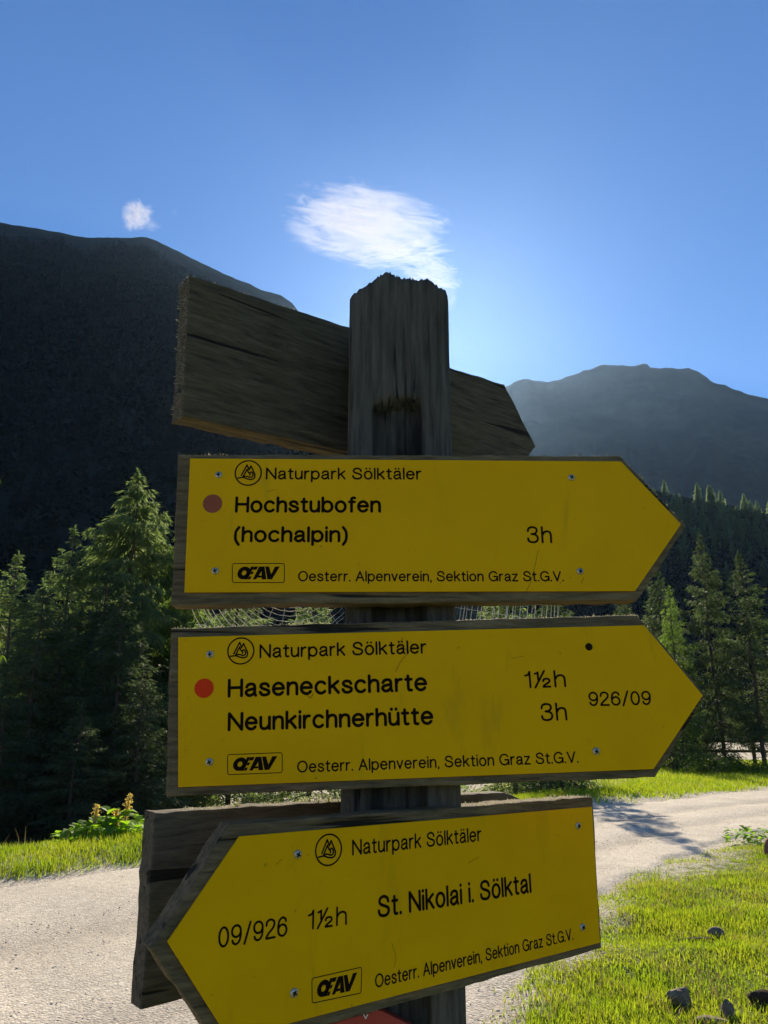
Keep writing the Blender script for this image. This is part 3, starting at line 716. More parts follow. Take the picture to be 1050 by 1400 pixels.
for i, (u, y, wd, he, lb) in enumerate(((5, 13.5, 2.6, 2.2, 'dark bush in deep shade at the far left behind the dry grass'), (75, 14.5, 3.0, 2.4, 'dark bush in deep shade behind the dry grass stalks'),
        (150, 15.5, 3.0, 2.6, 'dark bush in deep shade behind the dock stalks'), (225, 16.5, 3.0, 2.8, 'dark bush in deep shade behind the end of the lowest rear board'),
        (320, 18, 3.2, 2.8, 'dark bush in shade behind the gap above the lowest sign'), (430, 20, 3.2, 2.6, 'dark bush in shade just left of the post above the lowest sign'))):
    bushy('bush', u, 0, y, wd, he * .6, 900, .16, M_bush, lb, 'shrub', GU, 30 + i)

GD = 'seeding dock stalks on the left verge'
def dock(u, vt, y, label, seed, lean=0.0):
    x = at_dist(u, y); z = float(gz(x, y)); rng = np.random.default_rng(seed); H = htop(u, vt, y, z)
    r = empty('dock_plant', (x, y, z)); tag(r, label, 'plant', GD)
    pts = np.array([(lean * t * t, 0, H * t) for t in np.linspace(0, 1, 8)])
    quads('stem', tube(pts, np.linspace(.009, .003, 8), 5), M_stemred, r)
    n = 620; t = rng.uniform(.42, 1.0, n); wd = .055 * np.sin(np.clip((t - .38) / .62, 0, 1) * 2.6) + .012
    az = rng.uniform(0, 6.28, n); cl = .65 + .35 * np.sign(np.sin(t * 55 + az * 1.0))
    P = np.stack([lean * t * t + np.cos(az) * wd * cl * rng.random(n), np.sin(az) * wd * cl * rng.random(n), H * t], -1)
    D = rng.normal(0, 1, (n, 3)); D[:, 2] += .8
    quads('seed_head', blades(P, D, rng.uniform(.012, .028, n), rng.uniform(.005, .01, n), rng), M_seed, r)
    k = 7; quads('leaf', leaf_quads(np.stack([np.zeros(k), np.zeros(k), np.linspace(.04, .35, k) * H], -1), rng.uniform(0, 6.28, k), rng.uniform(.2, 1, k), rng.uniform(.1, .2, k), rng.uniform(.05, .08, k), rng), M_leaf, r)
dock(141, 1100, 11.0, 'left seeding dock stalk standing apart', 1, .02)
dock(172, 1106, 11.2, 'shorter middle seeding dock stalk', 2, -.03)
dock(181, 1086, 11.3, 'tallest seeding dock stalk with a leaning tip', 3, .05)

# young broadleaf tree whose outer twigs reach in at the left edge
def sapling():
    y = 9.0; x = at_dist(-113, y); z = float(gz(x, y)); rng = np.random.default_rng(5); H = 4.6
    r = empty('young_tree', (x, y, z)); tag(r, 'young broad-leaved tree whose lit twigs reach in at the left edge', 'tree')
    wood = [tube([(0, 0, -.1), (.03, 0, H * .4), (-.02, .05, H * .75), (0, 0, H)], [.05, .04, .025, .008], 7)]; P = []
    for i in range(46):
        h = rng.uniform(.42, .98) * H; L = .74 * (1.15 - h / H) + .2; a = rng.uniform(0, 6.28) if i > 12 else rng.normal(0, .35)
        tip = np.array([math.cos(a) * L, math.sin(a) * L, h + .3 * L]); b = np.array([0, 0, h])
        wood.append(tube([b, (b + tip) / 2 + [0, 0, .05], tip], [.012, .008, .003], 4))
        for q in range(12): P.append(b + (tip - b) * rng.uniform(.3, 1.05) + rng.normal(0, .05, 3))
    P = np.array(P); n = len(P)
    quads('trunk', np.concatenate(wood), M_bark, r)
    quads('crown', leaf_quads(P, rng.uniform(0, 6.28, n), rng.uniform(-.9, .4, n), rng.uniform(.06, .1, n), rng.uniform(.04, .06, n), rng), M_shrub, r)
sapling()

# ---------------------------------------------------------------- rail fence far right
def rail_fence():
    a = np.array(on_ground(1025, 1051)); a = np.array([at_dist(1027, 36), 36.0]); dirv = np.array([.97, -.22])
    r = empty('rail_fence', (a[0], a[1], 0)); tag(r, 'dark wooden rail fence beyond the shrubs at the right edge', 'fence')
    for i, s in enumerate((-2.6, 0, 2.6, 5.2)):
        x, y = a + dirv * s; bm = bmesh.new(); bmesh.ops.create_cone(bm, cap_ends=True, segments=8, radius1=.09, radius2=.08, depth=1.35)
        o = bm_obj('fence_post', bm, M_board_old, r); o.location = (dirv[0] * s, dirv[1] * s, float(gz(x, y)) + .52)
    for h in (.62, 1.05):
        bm = bmesh.new(); bmesh.ops.create_cone(bm, cap_ends=True, segments=8, radius1=.06, radius2=.05, depth=8.6)
        o = bm_obj('rail', bm, M_board_old, r); o.location = (dirv[0] * 1.3, dirv[1] * 1.3 - .11, h); o.rotation_euler = (0, rad(90), math.atan2(dirv[1], dirv[0]))
rail_fence()

# ---------------------------------------------------------------- the signpost
class Plane:                                         # upright sign plane: local x along the board, y up, z towards the viewer
    def __init__(s, x0, y0, z0, yaw):
        s.r = Vector((math.cos(rad(yaw)), math.sin(rad(yaw)), 0)); s.u = Vector((0, 0, 1)); s.n = s.r.cross(s.u); s.o = Vector((x0, y0, z0))
        s.M = Matrix((s.r, s.u, s.n)).transposed().to_4x4(); s.M.translation = s.o
    def px(s, u, v, off=0.0):
        d = ray(u, v); c = Vector((0, 0, EYE)); o = s.o + s.n * off
        k = (o - c).dot(s.n) / d.dot(s.n); p = c + d * k - s.o
        return Vector((p.dot(s.r), p.dot(s.u)))
def slab(name, pts, thick, m, parent, zf=0.0, bevel=.0025, rag=.0005, step=.012, seed=0):
    rg = random.Random(seed); P = []
    n = len(pts)
    for i in range(n):
        a, b = pts[i], pts[(i + 1) % n]; k = max(1, int((b - a).length / step)) if rag > 0 else 1
        nn = Vector((-(b - a).y, (b - a).x)).normalized()
        ph = rg.random() * 9
        for j in range(k):
            q = a.lerp(b, j / k)
            if rag > 0:
                q = q + nn * (rg.gauss(0, rag * .5) + rag * 1.1 * (float(vnoise(ph + j * .35, ph, seed)) - .5) * 2)
            P.append(q)
    bm = bmesh.new()
    f = [bm.verts.new((q.x, q.y, zf)) for q in P]
    face = bm.faces.new(f)
    nd = 1 if rag == 0 else 4
    for i in range(nd):
        ex = bmesh.ops.extrude_face_region(bm, geom=[face])
        vs = [e for e in ex['geom'] if isinstance(e, bmesh.types.BMVert)]
        old = face
        face = [e for e in ex['geom'] if isinstance(e, bmesh.types.BMFace)][0]
        for q in vs:
            q.co.z -= thick / nd
            if rag > 0 and i < nd - 1: q.co.x += rg.gauss(0, rag * .5); q.co.y += rg.gauss(0, rag * .5)
        if i > 0 and old.is_valid: bm.faces.remove(old)
    bmesh.ops.recalc_face_normals(bm, faces=bm.faces)
    if bevel > 0:
        es = [e for e in bm.edges if len(e.link_faces) == 2 and e.calc_face_angle(0) > .9 and abs(e.verts[0].co.z - e.verts[1].co.z) < 1e-4]
        bmesh.ops.bevel(bm, geom=es, offset=bevel, segments=2, affect='EDGES', profile=.6)
    return bm_obj(name, bm, m, parent)

# engraved lettering: a stroke alphabet (cap height 1), drawn as round-ended pen strokes
def EL(cx, cy, rx, ry, a0=0, a1=360, n=26):
    return [(cx + rx * math.cos(rad(a0 + (a1 - a0) * i / n)), cy + ry * math.sin(rad(a0 + (a1 - a0) * i / n))) for i in range(n + 1)]
def SP(*p):
    p = [np.array(q, float) for q in p]; p = [2 * p[0] - p[1]] + p + [2 * p[-1] - p[-2]]; out = []
    for i in range(1, len(p) - 2):
        for t in np.linspace(0, 1, 7)[:-1]:
            a, b, c, d = p[i - 1], p[i], p[i + 1], p[i + 2]
            out.append(tuple(.5 * (2 * b + (c - a) * t + (2 * a - 5 * b + 4 * c - d) * t * t + (3 * b - a - 3 * c + d) * t ** 3)))
    return out + [tuple(p[-2])]
def LN(*p): return list(p)
BOWL = EL(.25, .355, .25, .365)
_n = [LN((0, 0), (0, .72)), SP((0, .45), (.1, .65), (.25, .72), (.39, .65), (.43, .47)), LN((.43, .47), (.43, 0))]
_u = [LN((0, .72), (0, .24)), SP((0, .24), (.05, .06), (.18, 0), (.33, .07), (.43, .28)), LN((.43, .72), (.43, 0))]
_a = [SP((.03, .53), (.1, .67), (.24, .72), (.38, .67), (.42, .52)), LN((.42, .52), (.42, .1), (.47, 0)), SP((.42, .41), (.2, .37), (.04, .29), (.01, .14), (.14, 0), (.3, .05), (.42, .22))]
_2 = SP((.01, .7), (.06, .91), (.25, 1), (.44, .91), (.48, .72), (.39, .52), (.17, .29), (.03, .1), (.0, 0))
_6 = [EL(.25, .31, .25, .31), SP((0, .31), (.01, .6), (.09, .88), (.27, 1), (.43, .91), (.47, .78))]
_half = [LN((0, .86), (.1, .9), (.13, 1), (.13, .46)), LN((-.02, -.03), (.42, 1.03)), [(x * .6 + .34, y * .52) for x, y in _2], LN((.34, 0), (.64, 0))]
def dots(g, x0, x1): return g + [LN((x0, .96), (x0, .99)), LN((x1, .96), (x1, .99))]
GL = {
 'N': (.62, [LN((0, 0), (0, 1)), LN((0, 1), (.62, 0)), LN((.62, 0), (.62, 1))]), 'H': (.6, [LN((0, 0), (0, 1)), LN((.6, 0), (.6, 1)), LN((0, .52), (.6, .52))]),
 'S': (.6, [SP((.56, .72), (.5, .9), (.3, 1), (.1, .92), (.04, .74), (.13, .6), (.32, .51), (.52, .41), (.59, .25), (.5, .06), (.3, 0), (.09, .06), (.01, .2), (0, .29))]),
 'O': (.74, [EL(.37, .5, .37, .5)]), 'A': (.64, [LN((0, 0), (.32, 1)), LN((.32, 1), (.64, 0)), LN((.11, .34), (.53, .34))]),
 'G': (.72, [EL(.37, .5, .37, .5, 38, 322), LN((.42, .47), (.72, .47)), LN((.72, .47), (.72, .02)), LN((.663, .19), (.72, .4))]), 'V': (.62, [LN((0, 1), (.31, 0)), LN((.31, 0), (.62, 1))]),
 'a': (.47, _a), 'ä': (.47, dots(_a, .12, .34)), 'b': (.5, [LN((0, 0), (0, 1)), BOWL]), 'p': (.5, [LN((0, -.27), (0, .72)), BOWL]), 'c': (.46, [EL(.25, .36, .25, .36, 42, 318)]),
 'e': (.5, [LN((.01, .38), (.5, .38)), EL(.25, .36, .25, .36, 3, 322)]), 'f': (.28, [SP((.3, .99), (.2, 1), (.13, .93), (.12, .8)), LN((.12, .8), (.12, 0)), LN((0, .7), (.28, .7))]),
 'h': (.43, [LN((0, 0), (0, 1))] + _n[1:]), 'n': (.43, _n), 'u': (.43, _u), 'ü': (.43, dots(_u, .1, .33)), 'i': (0, [LN((0, 0), (0, .72)), LN((0, .96), (0, 1))]),
 'k': (.43, [LN((0, 0), (0, 1)), LN((.41, .72), (0, .3)), LN((.15, .45), (.43, 0))]), 'l': (0, [LN((0, 0), (0, 1))]), 'o': (.5, [BOWL]), 'ö': (.5, dots([BOWL], .13, .37)),
 'r': (.26, [LN((0, 0), (0, .72)), SP((0, .42), (.07, .62), (.18, .71), (.26, .71))]), 't': (.28, [LN((.12, .92), (.12, .14)), SP((.12, .14), (.16, .02), (.28, .01)), LN((0, .7), (.28, .7))]),
 's': (.42, [SP((.4, .54), (.34, .67), (.2, .72), (.06, .66), (.03, .53), (.12, .42), (.28, .34), (.41, .25), (.4, .09), (.24, 0), (.08, .04), (0, .19))]),
 'v': (.44, [LN((0, .72), (.22, 0)), LN((.22, 0), (.44, .72))]), 'z': (.42, [LN((0, .71), (.4, .71)), LN((.4, .71), (0, 0)), LN((0, 0), (.42, 0))]),
 '1': (.22, [LN((0, .76), (.13, .81), (.2, 1)), LN((.2, 1), (.2, 0))]), '2': (.5, [_2, LN((0, 0), (.5, 0))]),
 '3': (.5, [SP((.01, .74), (.06, .92), (.23, 1), (.42, .92), (.45, .74), (.36, .58), (.19, .54)), SP((.19, .54), (.4, .48), (.49, .28), (.42, .07), (.23, 0), (.05, .07), (0, .26))]),
 '6': (.5, _6), '9': (.5, [[(.5 - x, 1 - y) for x, y in s] for s in _6]), '0': (.5, [EL(.25, .5, .25, .5)]), '/': (.34, [LN((0, -.06), (.34, 1.06))]), '½': (.66, _half),
 '.': (0, [LN((0, 0), (0, .04))]), ',': (.03, [LN((.03, .01), (0, -.14))]), '(': (.17, [SP((.17, 1.02), (.03, .72), (0, .38), (.03, .04), (.17, -.26))]), ')': (.17, [SP((0, 1.02), (.14, .72), (.17, .38), (.14, .04), (0, -.26))]),
}
def text_strokes(s, gap=.215, space=.36):
    x = 0; out = []
    for ch in s:
        if ch == ' ': x += space; continue
        w_, g = GL[ch]
        for st in g: out.append([(x + a, b) for a, b in st])
        x += w_ + gap
    return out, x - gap
def pen_mesh(name, strokes, pen, m, parent, z):           # strokes in local board metres
    V = []; loops = []; sizes = []; base = 0
    for si, st in enumerate(strokes):
        pts = [np.array(p, float) for p in st]; zz = z + .000012 * (si % 9)
        q = [pts[0]]
        for p in pts[1:]:
            if np.linalg.norm(p - q[-1]) > pen * .05: q.append(p)
        if len(q) < 2: q.append(q[0] + np.array([pen * .06, 0]))
        q = np.array(q); k = len(q)
        tan = unit(np.gradient(q, axis=0)); nr = np.stack([-tan[:, 1], tan[:, 0]], -1); r = pen / 2
        left = q + nr * r; right = q - nr * r
        a0 = math.atan2(nr[0, 1], nr[0, 0]); a1 = math.atan2(-nr[-1, 1], -nr[-1, 0])
        cap0 = [q[0] + r * np.array([math.cos(a0 + t), math.sin(a0 + t)]) for t in np.linspace(0, math.pi, 7)[1:-1]]
        cap1 = [q[-1] + r * np.array([math.cos(a1 + t), math.sin(a1 + t)]) for t in np.linspace(0, math.pi, 7)[1:-1]]
        pv = np.concatenate([left, right]); V += [(x, y, zz) for x, y in pv]
        for i in range(k - 1): loops += [base + i, base + k + i, base + k + i + 1, base + i + 1]; sizes.append(4)
        b2 = base + 2 * k; V += [(x, y, zz) for x, y in cap0]
        loops += [base + 0] + [b2 + i for i in range(5)] + [base + k]; sizes.append(7)
        b3 = b2 + 5; V += [(x, y, zz) for x, y in cap1]
        loops += [base + 2 * k - 1] + [b3 + i for i in range(5)] + [base + k - 1]; sizes.append(7)
        base = b3 + 5
    return np_mesh(name, np.array(V), loops, sizes, m, parent)
def letter(pl, parent, s, x0, y0, x1, y1, cap, pen, off, m=None, name='lettering'):
    a = pl.px(x0, y0, off); b = pl.px(x1, y1, off); top = pl.px(x0, y0 - cap, off)
    S, w_ = text_strokes(s); d = (b - a); L = d.length; d.normalize(); up = Vector((-d.y, d.x)); h = (top - a).length
    pw = pen * 1.12 * h; sx = (L - pw) / max(w_, .01); sy = h - pw
    out = [[tuple(a + d * (pw / 2 + x * sx) + up * (pw / 2 + y * sy)) for x, y in st] for st in S]
    return pen_mesh(name, out, pw, m or M_black, parent, off)
def emblem(pl, parent, u, v, rpx, off):
    c = pl.px(u, v, off); r = (pl.px(u, v - rpx, off) - c).length
    S = [EL(0, 0, .95, .95, 0, 360, 48)]
    S2 = [LN((-.5, -.2), (-.12, .62)), LN((-.12, .62), (.05, .25)), LN((.05, .25), (.17, .55)), LN((.17, .55), (.5, -.12)), SP((.5, -.12), (.46, -.38), (.25, -.5), (-.05, -.46), (-.35, -.36), (-.74, -.4)),
          LN((-.36, -.28), (-.1, .28)), LN((-.1, .28), (.02, .02)), SP((.02, .02), (.14, -.08), (.12, -.18)), SP((.1, .02), (.22, .08), (.32, -.02), (.35, -.2), (.2, -.34), (-.1, -.26), (-.36, -.28))]
    tr = lambda ss: [[(c.x + x * r, c.y + y * r) for x, y in st] for st in ss]
    o = pen_mesh('emblem', tr(S + S2), .105 * r, M_black, parent, off); return o
def oeav(pl, parent, quad, off):
    q = [pl.px(u, v, off) for u, v in quad]             # tl, tr, br, bl
    def mp(x, y):
        a = q[3].lerp(q[2], x); b = q[0].lerp(q[1], x); p = a.lerp(b, y); return (p.x, p.y)
    H = (q[0] - q[3]).length
    c = .06; fr = [mp(*p) for p in ([(.03, 0), (.97, 0)] + [(.985, .02), (1, .09)] + [(1, .91), (.985, .98)] + [(.97, 1), (.03, 1)] + [(.015, .98), (0, .91)] + [(0, .09), (.015, .02)] + [(.03, 0)])]
    pen_mesh('logo_frame', [fr], .04 * H, M_black, parent, off)
    polys = []
    V = []; loops = []; sizes = []
    def poly(pts, ring=None):
        b = len(V); V.extend([(*mp(*p), off + .00004) for p in pts]); loops.extend(range(b, b + len(pts))); sizes.append(len(pts))
    # O as a thick slanted ring
    n = 28; cx, cy_ = .225, .5
    for i in range(n):
        a0, a1 = 2 * math.pi * i / n, 2 * math.pi * (i + 1) / n
        f = lambda a, k: (cx + (.125 if k else .045) * math.cos(a) + .07 * (math.sin(a) * (.33 if k else .14)), cy_ + (.335 if k else .13) * math.sin(a))
        poly([f(a0, 1), f(a1, 1), f(a1, 0), f(a0, 0)])
    sl = .19                                              # slant of the bold letters
    def bar(x0, x1, y0, y1): poly([(x0 + sl * (y0 - .5), y0), (x1 + sl * (y0 - .5), y0), (x1 + sl * (y1 - .5), y1), (x0 + sl * (y1 - .5), y1)])
    bar(.295, .352, .165, .835); bar(.356, .43, .665, .835); bar(.356, .40, .43, .57); bar(.356, .405, .165, .32)
    poly([(.395, .165), (.455, .165), (.57, .62), (.585, .835), (.515, .835)]); poly([(.575, .835), (.615, .835), (.655, .165), (.565, .165), (.56, .50)]); poly([(.47, .26), (.56, .26), (.56, .36), (.50, .36)])
    poly([(.63, .835), (.705, .835), (.745, .43), (.73, .165), (.675, .165)]); poly([(.745, .43), (.82, .835), (.91, .835), (.76, .165), (.732, .165)])
    np_mesh('logo', np.array(V), loops, sizes, M_black, parent)
def disc(name, pl, parent, u, v, rpx, off, m, h=.0012):
    c = pl.px(u, v, off); r = (pl.px(u, v - rpx, off) - c).length
    bm = bmesh.new(); bmesh.ops.create_circle(bm, cap_ends=True, segments=40, radius=r)
    o = bm_obj(name, bm, m, parent); o.location = (c.x, c.y, off); return o
def screw(pl, parent, u, v, off, hole=False):
    c = pl.px(u, v, off); r = .0042
    bm = bmesh.new(); bmesh.ops.create_uvsphere(bm, u_segments=16, v_segments=8, radius=r)
    for q in bm.verts: q.co.z *= .42
    o = bm_obj('screw', bm, M_hole if hole else M_screw, parent, True); o.location = (c.x, c.y, off + .0002)  # an open hole is drawn as a dark cap, its shade painted
    bm = bmesh.new()
    for k in range(2):
        g = bmesh.ops.create_cube(bm, size=1.0)
        for q in g['verts']: q.co = Vector((q.co.x * (r * 1.1 if k else r * .34), q.co.y * (r * .34 if k else r * 1.1), q.co.z * .0006 + .00195 + k * .00003))
    s = bm_obj('screw_slot', bm, M_hole, o)
    s.rotation_euler = (0, 0, c.x * 40)

TH = .03                                   # board thickness
def sign_root(pl, name, label, group=None):
    r = empty(name); r.matrix_world = pl.M; tag(r, label, 'sign', group); return r
GSG = 'yellow trail signs on the post'
def trail_sign(pl, label, wood, yellow, panel_m, seed, wood_m=None):
    r = sign_root(pl, 'trail_sign', label, GSG)
    slab('backing_board', [pl.px(u, v) for u, v in wood][::-1], TH, wood_m or M_board, r, 0.0, seed=seed)
    p = slab('yellow_panel', [pl.px(u, v, .003) for u, v in yellow][::-1], .0027, panel_m, r, .003, bevel=.0006, rag=0, seed=seed)
    return r, p
OF = .0032
YB = .86
P1 = Plane(0, YB, EYE + .25, 2.6); P2 = Plane(0, YB, EYE, 3.6); P3 = Plane(.03, YB - .002, EYE - .2, 30.5)
r1, p1 = trail_sign(P1, 'upper yellow arrow sign pointing right to Hochstubofen, 3h, with faded red dot',
    [(243.5, 620.9), (848, 622.8), (938.3, 718.6), (872, 821), (233.8, 828)], [(259.8, 626.5), (849, 630.6), (931.5, 716.5), (868.5, 808), (251.8, 809.8)], M_panels[0], 1)
letter(P1, p1, "Naturpark Sölktäler", 363.2, 655.6, 576.5, 655.8, 16.6, .125, OF)
letter(P1, p1, "Hochstubofen", 321, 701, 521, 701, 22.4, .15, OF); letter(P1, p1, "(hochalpin)", 319.5, 741.5, 475.5, 741.5, 22.2, .15, OF)
letter(P1, p1, "3h", 721, 742.8, 755.3, 742.8, 23.5, .105, OF); letter(P1, p1, "Oesterr. Alpenverein, Sektion Graz St.G.V.", 407.3, 795, 771, 795, 14.6, .125, OF)
emblem(P1, p1, 339.4, 646.6, 17.5, OF); oeav(P1, p1, [(317.7, 770.3), (389, 770.3), (388.6, 796.4), (317.5, 796.4)], OF)
disc('way_mark', P1, p1, 290.6, 688.5, 12.6, OF, M_brown)
for u, v in ((298.9, 649.4), (294.2, 780.8), (781.2, 653), (793.2, 781.2)): screw(P1, r1, u, v, .003)
r2, p2 = trail_sign(P2, 'middle yellow arrow sign pointing right to Neunkirchnerhütte, numbered 926/09, with bright red dot',
    [(232.7, 858.6), (871.6, 840.6), (965.4, 950), (896, 1062.6), (226.5, 1089.4)], [(243.5, 871), (881, 854.6), (961.2, 950.6), (893.9, 1051.4), (243.5, 1076.3)], M_panels[1], 2)
letter(P2, p2, "Naturpark Sölktäler", 354.6, 900, 583.4, 893.6, 19.2, .125, OF)
letter(P2, p2, "Haseneckscharte", 311, 954, 584.6, 945, 26, .145, OF); letter(P2, p2, "Neunkirchnerhütte", 311, 1000, 593, 991, 26.2, .145, OF)
letter(P2, p2, "1½h", 718, 941.2, 774.3, 939.4, 23.8, .105, OF); letter(P2, p2, "3h", 740.3, 986.3, 776, 985, 25, .105, OF); letter(P2, p2, "926/09", 805.7, 965.6, 891, 964, 19.8, .115, OF)
letter(P2, p2, "Oesterr. Alpenverein, Sektion Graz St.G.V.", 406.2, 1056.6, 791.2, 1043, 16.6, .12, OF)
emblem(P2, p2, 329.3, 889.9, 18.6, OF); oeav(P2, p2, [(311.2, 1031.7), (385.8, 1029), (385.8, 1056.3), (311.2, 1059.2)], OF)
disc('way_mark', P2, p2, 279, 940.9, 13.3, OF, M_red)
for u, v in ((287, 894.9), (286.2, 1041.9), (815.1, 1027.3)): screw(P2, r2, u, v, .003)
screw(P2, r2, 805.1, 884.3, .003, True)
r3, p3 = trail_sign(P3, 'lower yellow arrow sign pointing left to St. Nikolai i. Sölktal, numbered 09/926',
    [(315.6, 1127), (810.8, 1089), (822.8, 1297), (305, 1441), (205.5, 1296.5)], [(327.4, 1143.5), (809.6, 1103), (820.6, 1289), (313, 1421), (229, 1288)], M_panels[2], 3)
letter(P3, p3, "Naturpark Sölktäler", 481.5, 1170, 658.6, 1150, 22, .115, OF); letter(P3, p3, "St. Nikolai i. Sölktal", 516.6, 1255.5, 727, 1220.6, 31, .125, OF)
letter(P3, p3, "09/926", 298, 1297, 393, 1279.6, 29.2, .10, OF); letter(P3, p3, "1½h", 420.6, 1272, 474.2, 1264.4, 27.5, .10, OF)
letter(P3, p3, "Oesterr. Alpenverein, Sektion Graz St.G.V.", 513, 1351.3, 784, 1285, 19.4, .115, OF)
emblem(P3, p3, 449.4, 1161.8, 22.2, OF); oeav(P3, p3, [(426.5, 1337.7), (494.7, 1322.2), (493.7, 1357.6), (426.8, 1371.6)], OF)
for u, v in ((407, 1168.3), (402, 1357.6), (790.2, 1129.2), (796.4, 1267.7)): screw(P3, r3, u, v, .003)
def fringe(pl, root, pts, seed, n=260, hmax=.0035, zr=(-.026, -.001), m=None):
    rg = np.random.default_rng(seed); P = []; D = []
    for (a, b) in pts:
        a = pl.px(*a); b = pl.px(*b); d = (b - a).normalized(); up = Vector((-d.y, d.x)); k = int(n * (b - a).length / .1)
        t = rg.random(k); cl = fbm(t * 14, t * 0, seed, 3); t = t[cl > .2]; k = len(t)
        q = np.array(a)[None] + np.array(b - a)[None] * t[:, None] - np.array(up)[None] * .0006
        P.append(np.concatenate([q, rg.uniform(*zr, (k, 1))], 1)); e = rg.normal(0, .6, (k, 3)); e[:, :2] += np.array(up); D.append(e)
    P = np.concatenate(P); D = np.concatenate(D)
    o = quads('lichen_fringe', blades(P, D, hmax * rg.random(len(P)) ** 2 + .0012, np.full(len(P), .00035), rg), m or M_fringe, root)
M_fringe = leaf_mat("pale_lichen", (.22, .21, .16), (.36, .35, .28), .5, (1.6, 1.6, 1.4), 60)
for a, b, q in (((244, 621), (340, 621), 31), ((690, 622.4), (848, 622.8), 37), ((848, 622.8), (938, 718), 38)): fringe(P1, r1, [(a, b)], q)
for a, b, q in (((240, 858.5), (480, 851.5), 32), ((622, 848), (871, 840.6), 39), ((871.6, 840.6), (965, 950), 40)): fringe(P2, r2, [(a, b)], q)
for a, b, q in (((628, 1103), (810, 1089), 33), ((811, 1090), (822.6, 1296), 41)): fringe(P3, r3, [(a, b)], q)
# scratches and hairline cracks in the yellow faces
M_scratch = plain("scratched_paint", (.36, .17, .004), .6); M_rust = plain("rust_run", (.42, .15, .004), .7)
for pl, pp, pts, wd, mm in ((P1, p1, ((736, 752), (731, 775), (726, 794), (720, 808)), .0007, M_scratch), (P1, p1, ((798, 790), (795, 797)), .0009, M_scratch), (P1, p1, ((376, 669), (366, 672)), .0006, M_scratch),
        (P2, p2, ((551, 872), (545, 882), (556, 888)), .0008, M_rust), (P2, p2, ((566, 884), (549, 903), (541, 918)), .0008, M_rust), (P2, p2, ((417, 946), (424, 954), (428, 949)), .0011, M_scratch), (P2, p2, ((700, 900), (716, 897)), .0005, M_scratch),
        (P3, p3, ((640, 1180), (655, 1172)), .0006, M_scratch), (P3, p3, ((536, 1290), (541, 1308), (539, 1322)), .0006, M_scratch), (P3, p3, ((386, 1174), (378, 1182)), .0006, M_scratch)):
    q = [tuple(pl.px(*p, OF)) for p in pts]; pen_mesh('scratch', [SP(*q)], wd, mm, pp, OF - .0001)
# rear boards: bare backs of arrow boards fixed to the far side of the post
P4 = Plane(.02, 1.055, EYE + .45, 37); P5 = Plane(.02, 1.055, EYE - .17, 37)
r4 = sign_root(P4, 'trail_sign', 'bare wooden back of an arrow board fixed behind the top of the post', 'bare backs of boards behind the post')
slab('backing_board', [P4.px(u, v) for u, v in [(259, 375.5), (476, 446.5), (615, 502), (690, 525.5), (733, 611), (690, 668), (615, 650), (474, 618), (249, 570)]][::-1], .032, M_board_old, r4, 0, .003, .0008, seed=7)
r5 = sign_root(P5, 'trail_sign', 'bare wooden back of an arrow board behind the lower yellow sign', 'bare backs of boards behind the post')
slab('backing_board', [P5.px(u, v) for u, v in [(211, 1111), (470, 1095.5), (690, 1082.5), (716, 1094), (740, 1150), (690, 1215), (470, 1303), (193, 1383)]][::-1], .032, M_board_grey, r5, 0, .003, .0007, seed=8)

fringe(P4, r4, [((249, 570), (259, 375.5))], 34, 520, .004, (-.03, .0005)); fringe(P4, r4, [((259, 375.5), (476, 446.5))], 35, 160); fringe(P4, r4, [((690, 525.5), (733, 611))], 42, 160)
fringe(P5, r5, [((260, 1108), (470, 1095.5))], 36, 420, .003); fringe(P5, r5, [((628, 1086), (700, 1086))], 43, 420, .003)
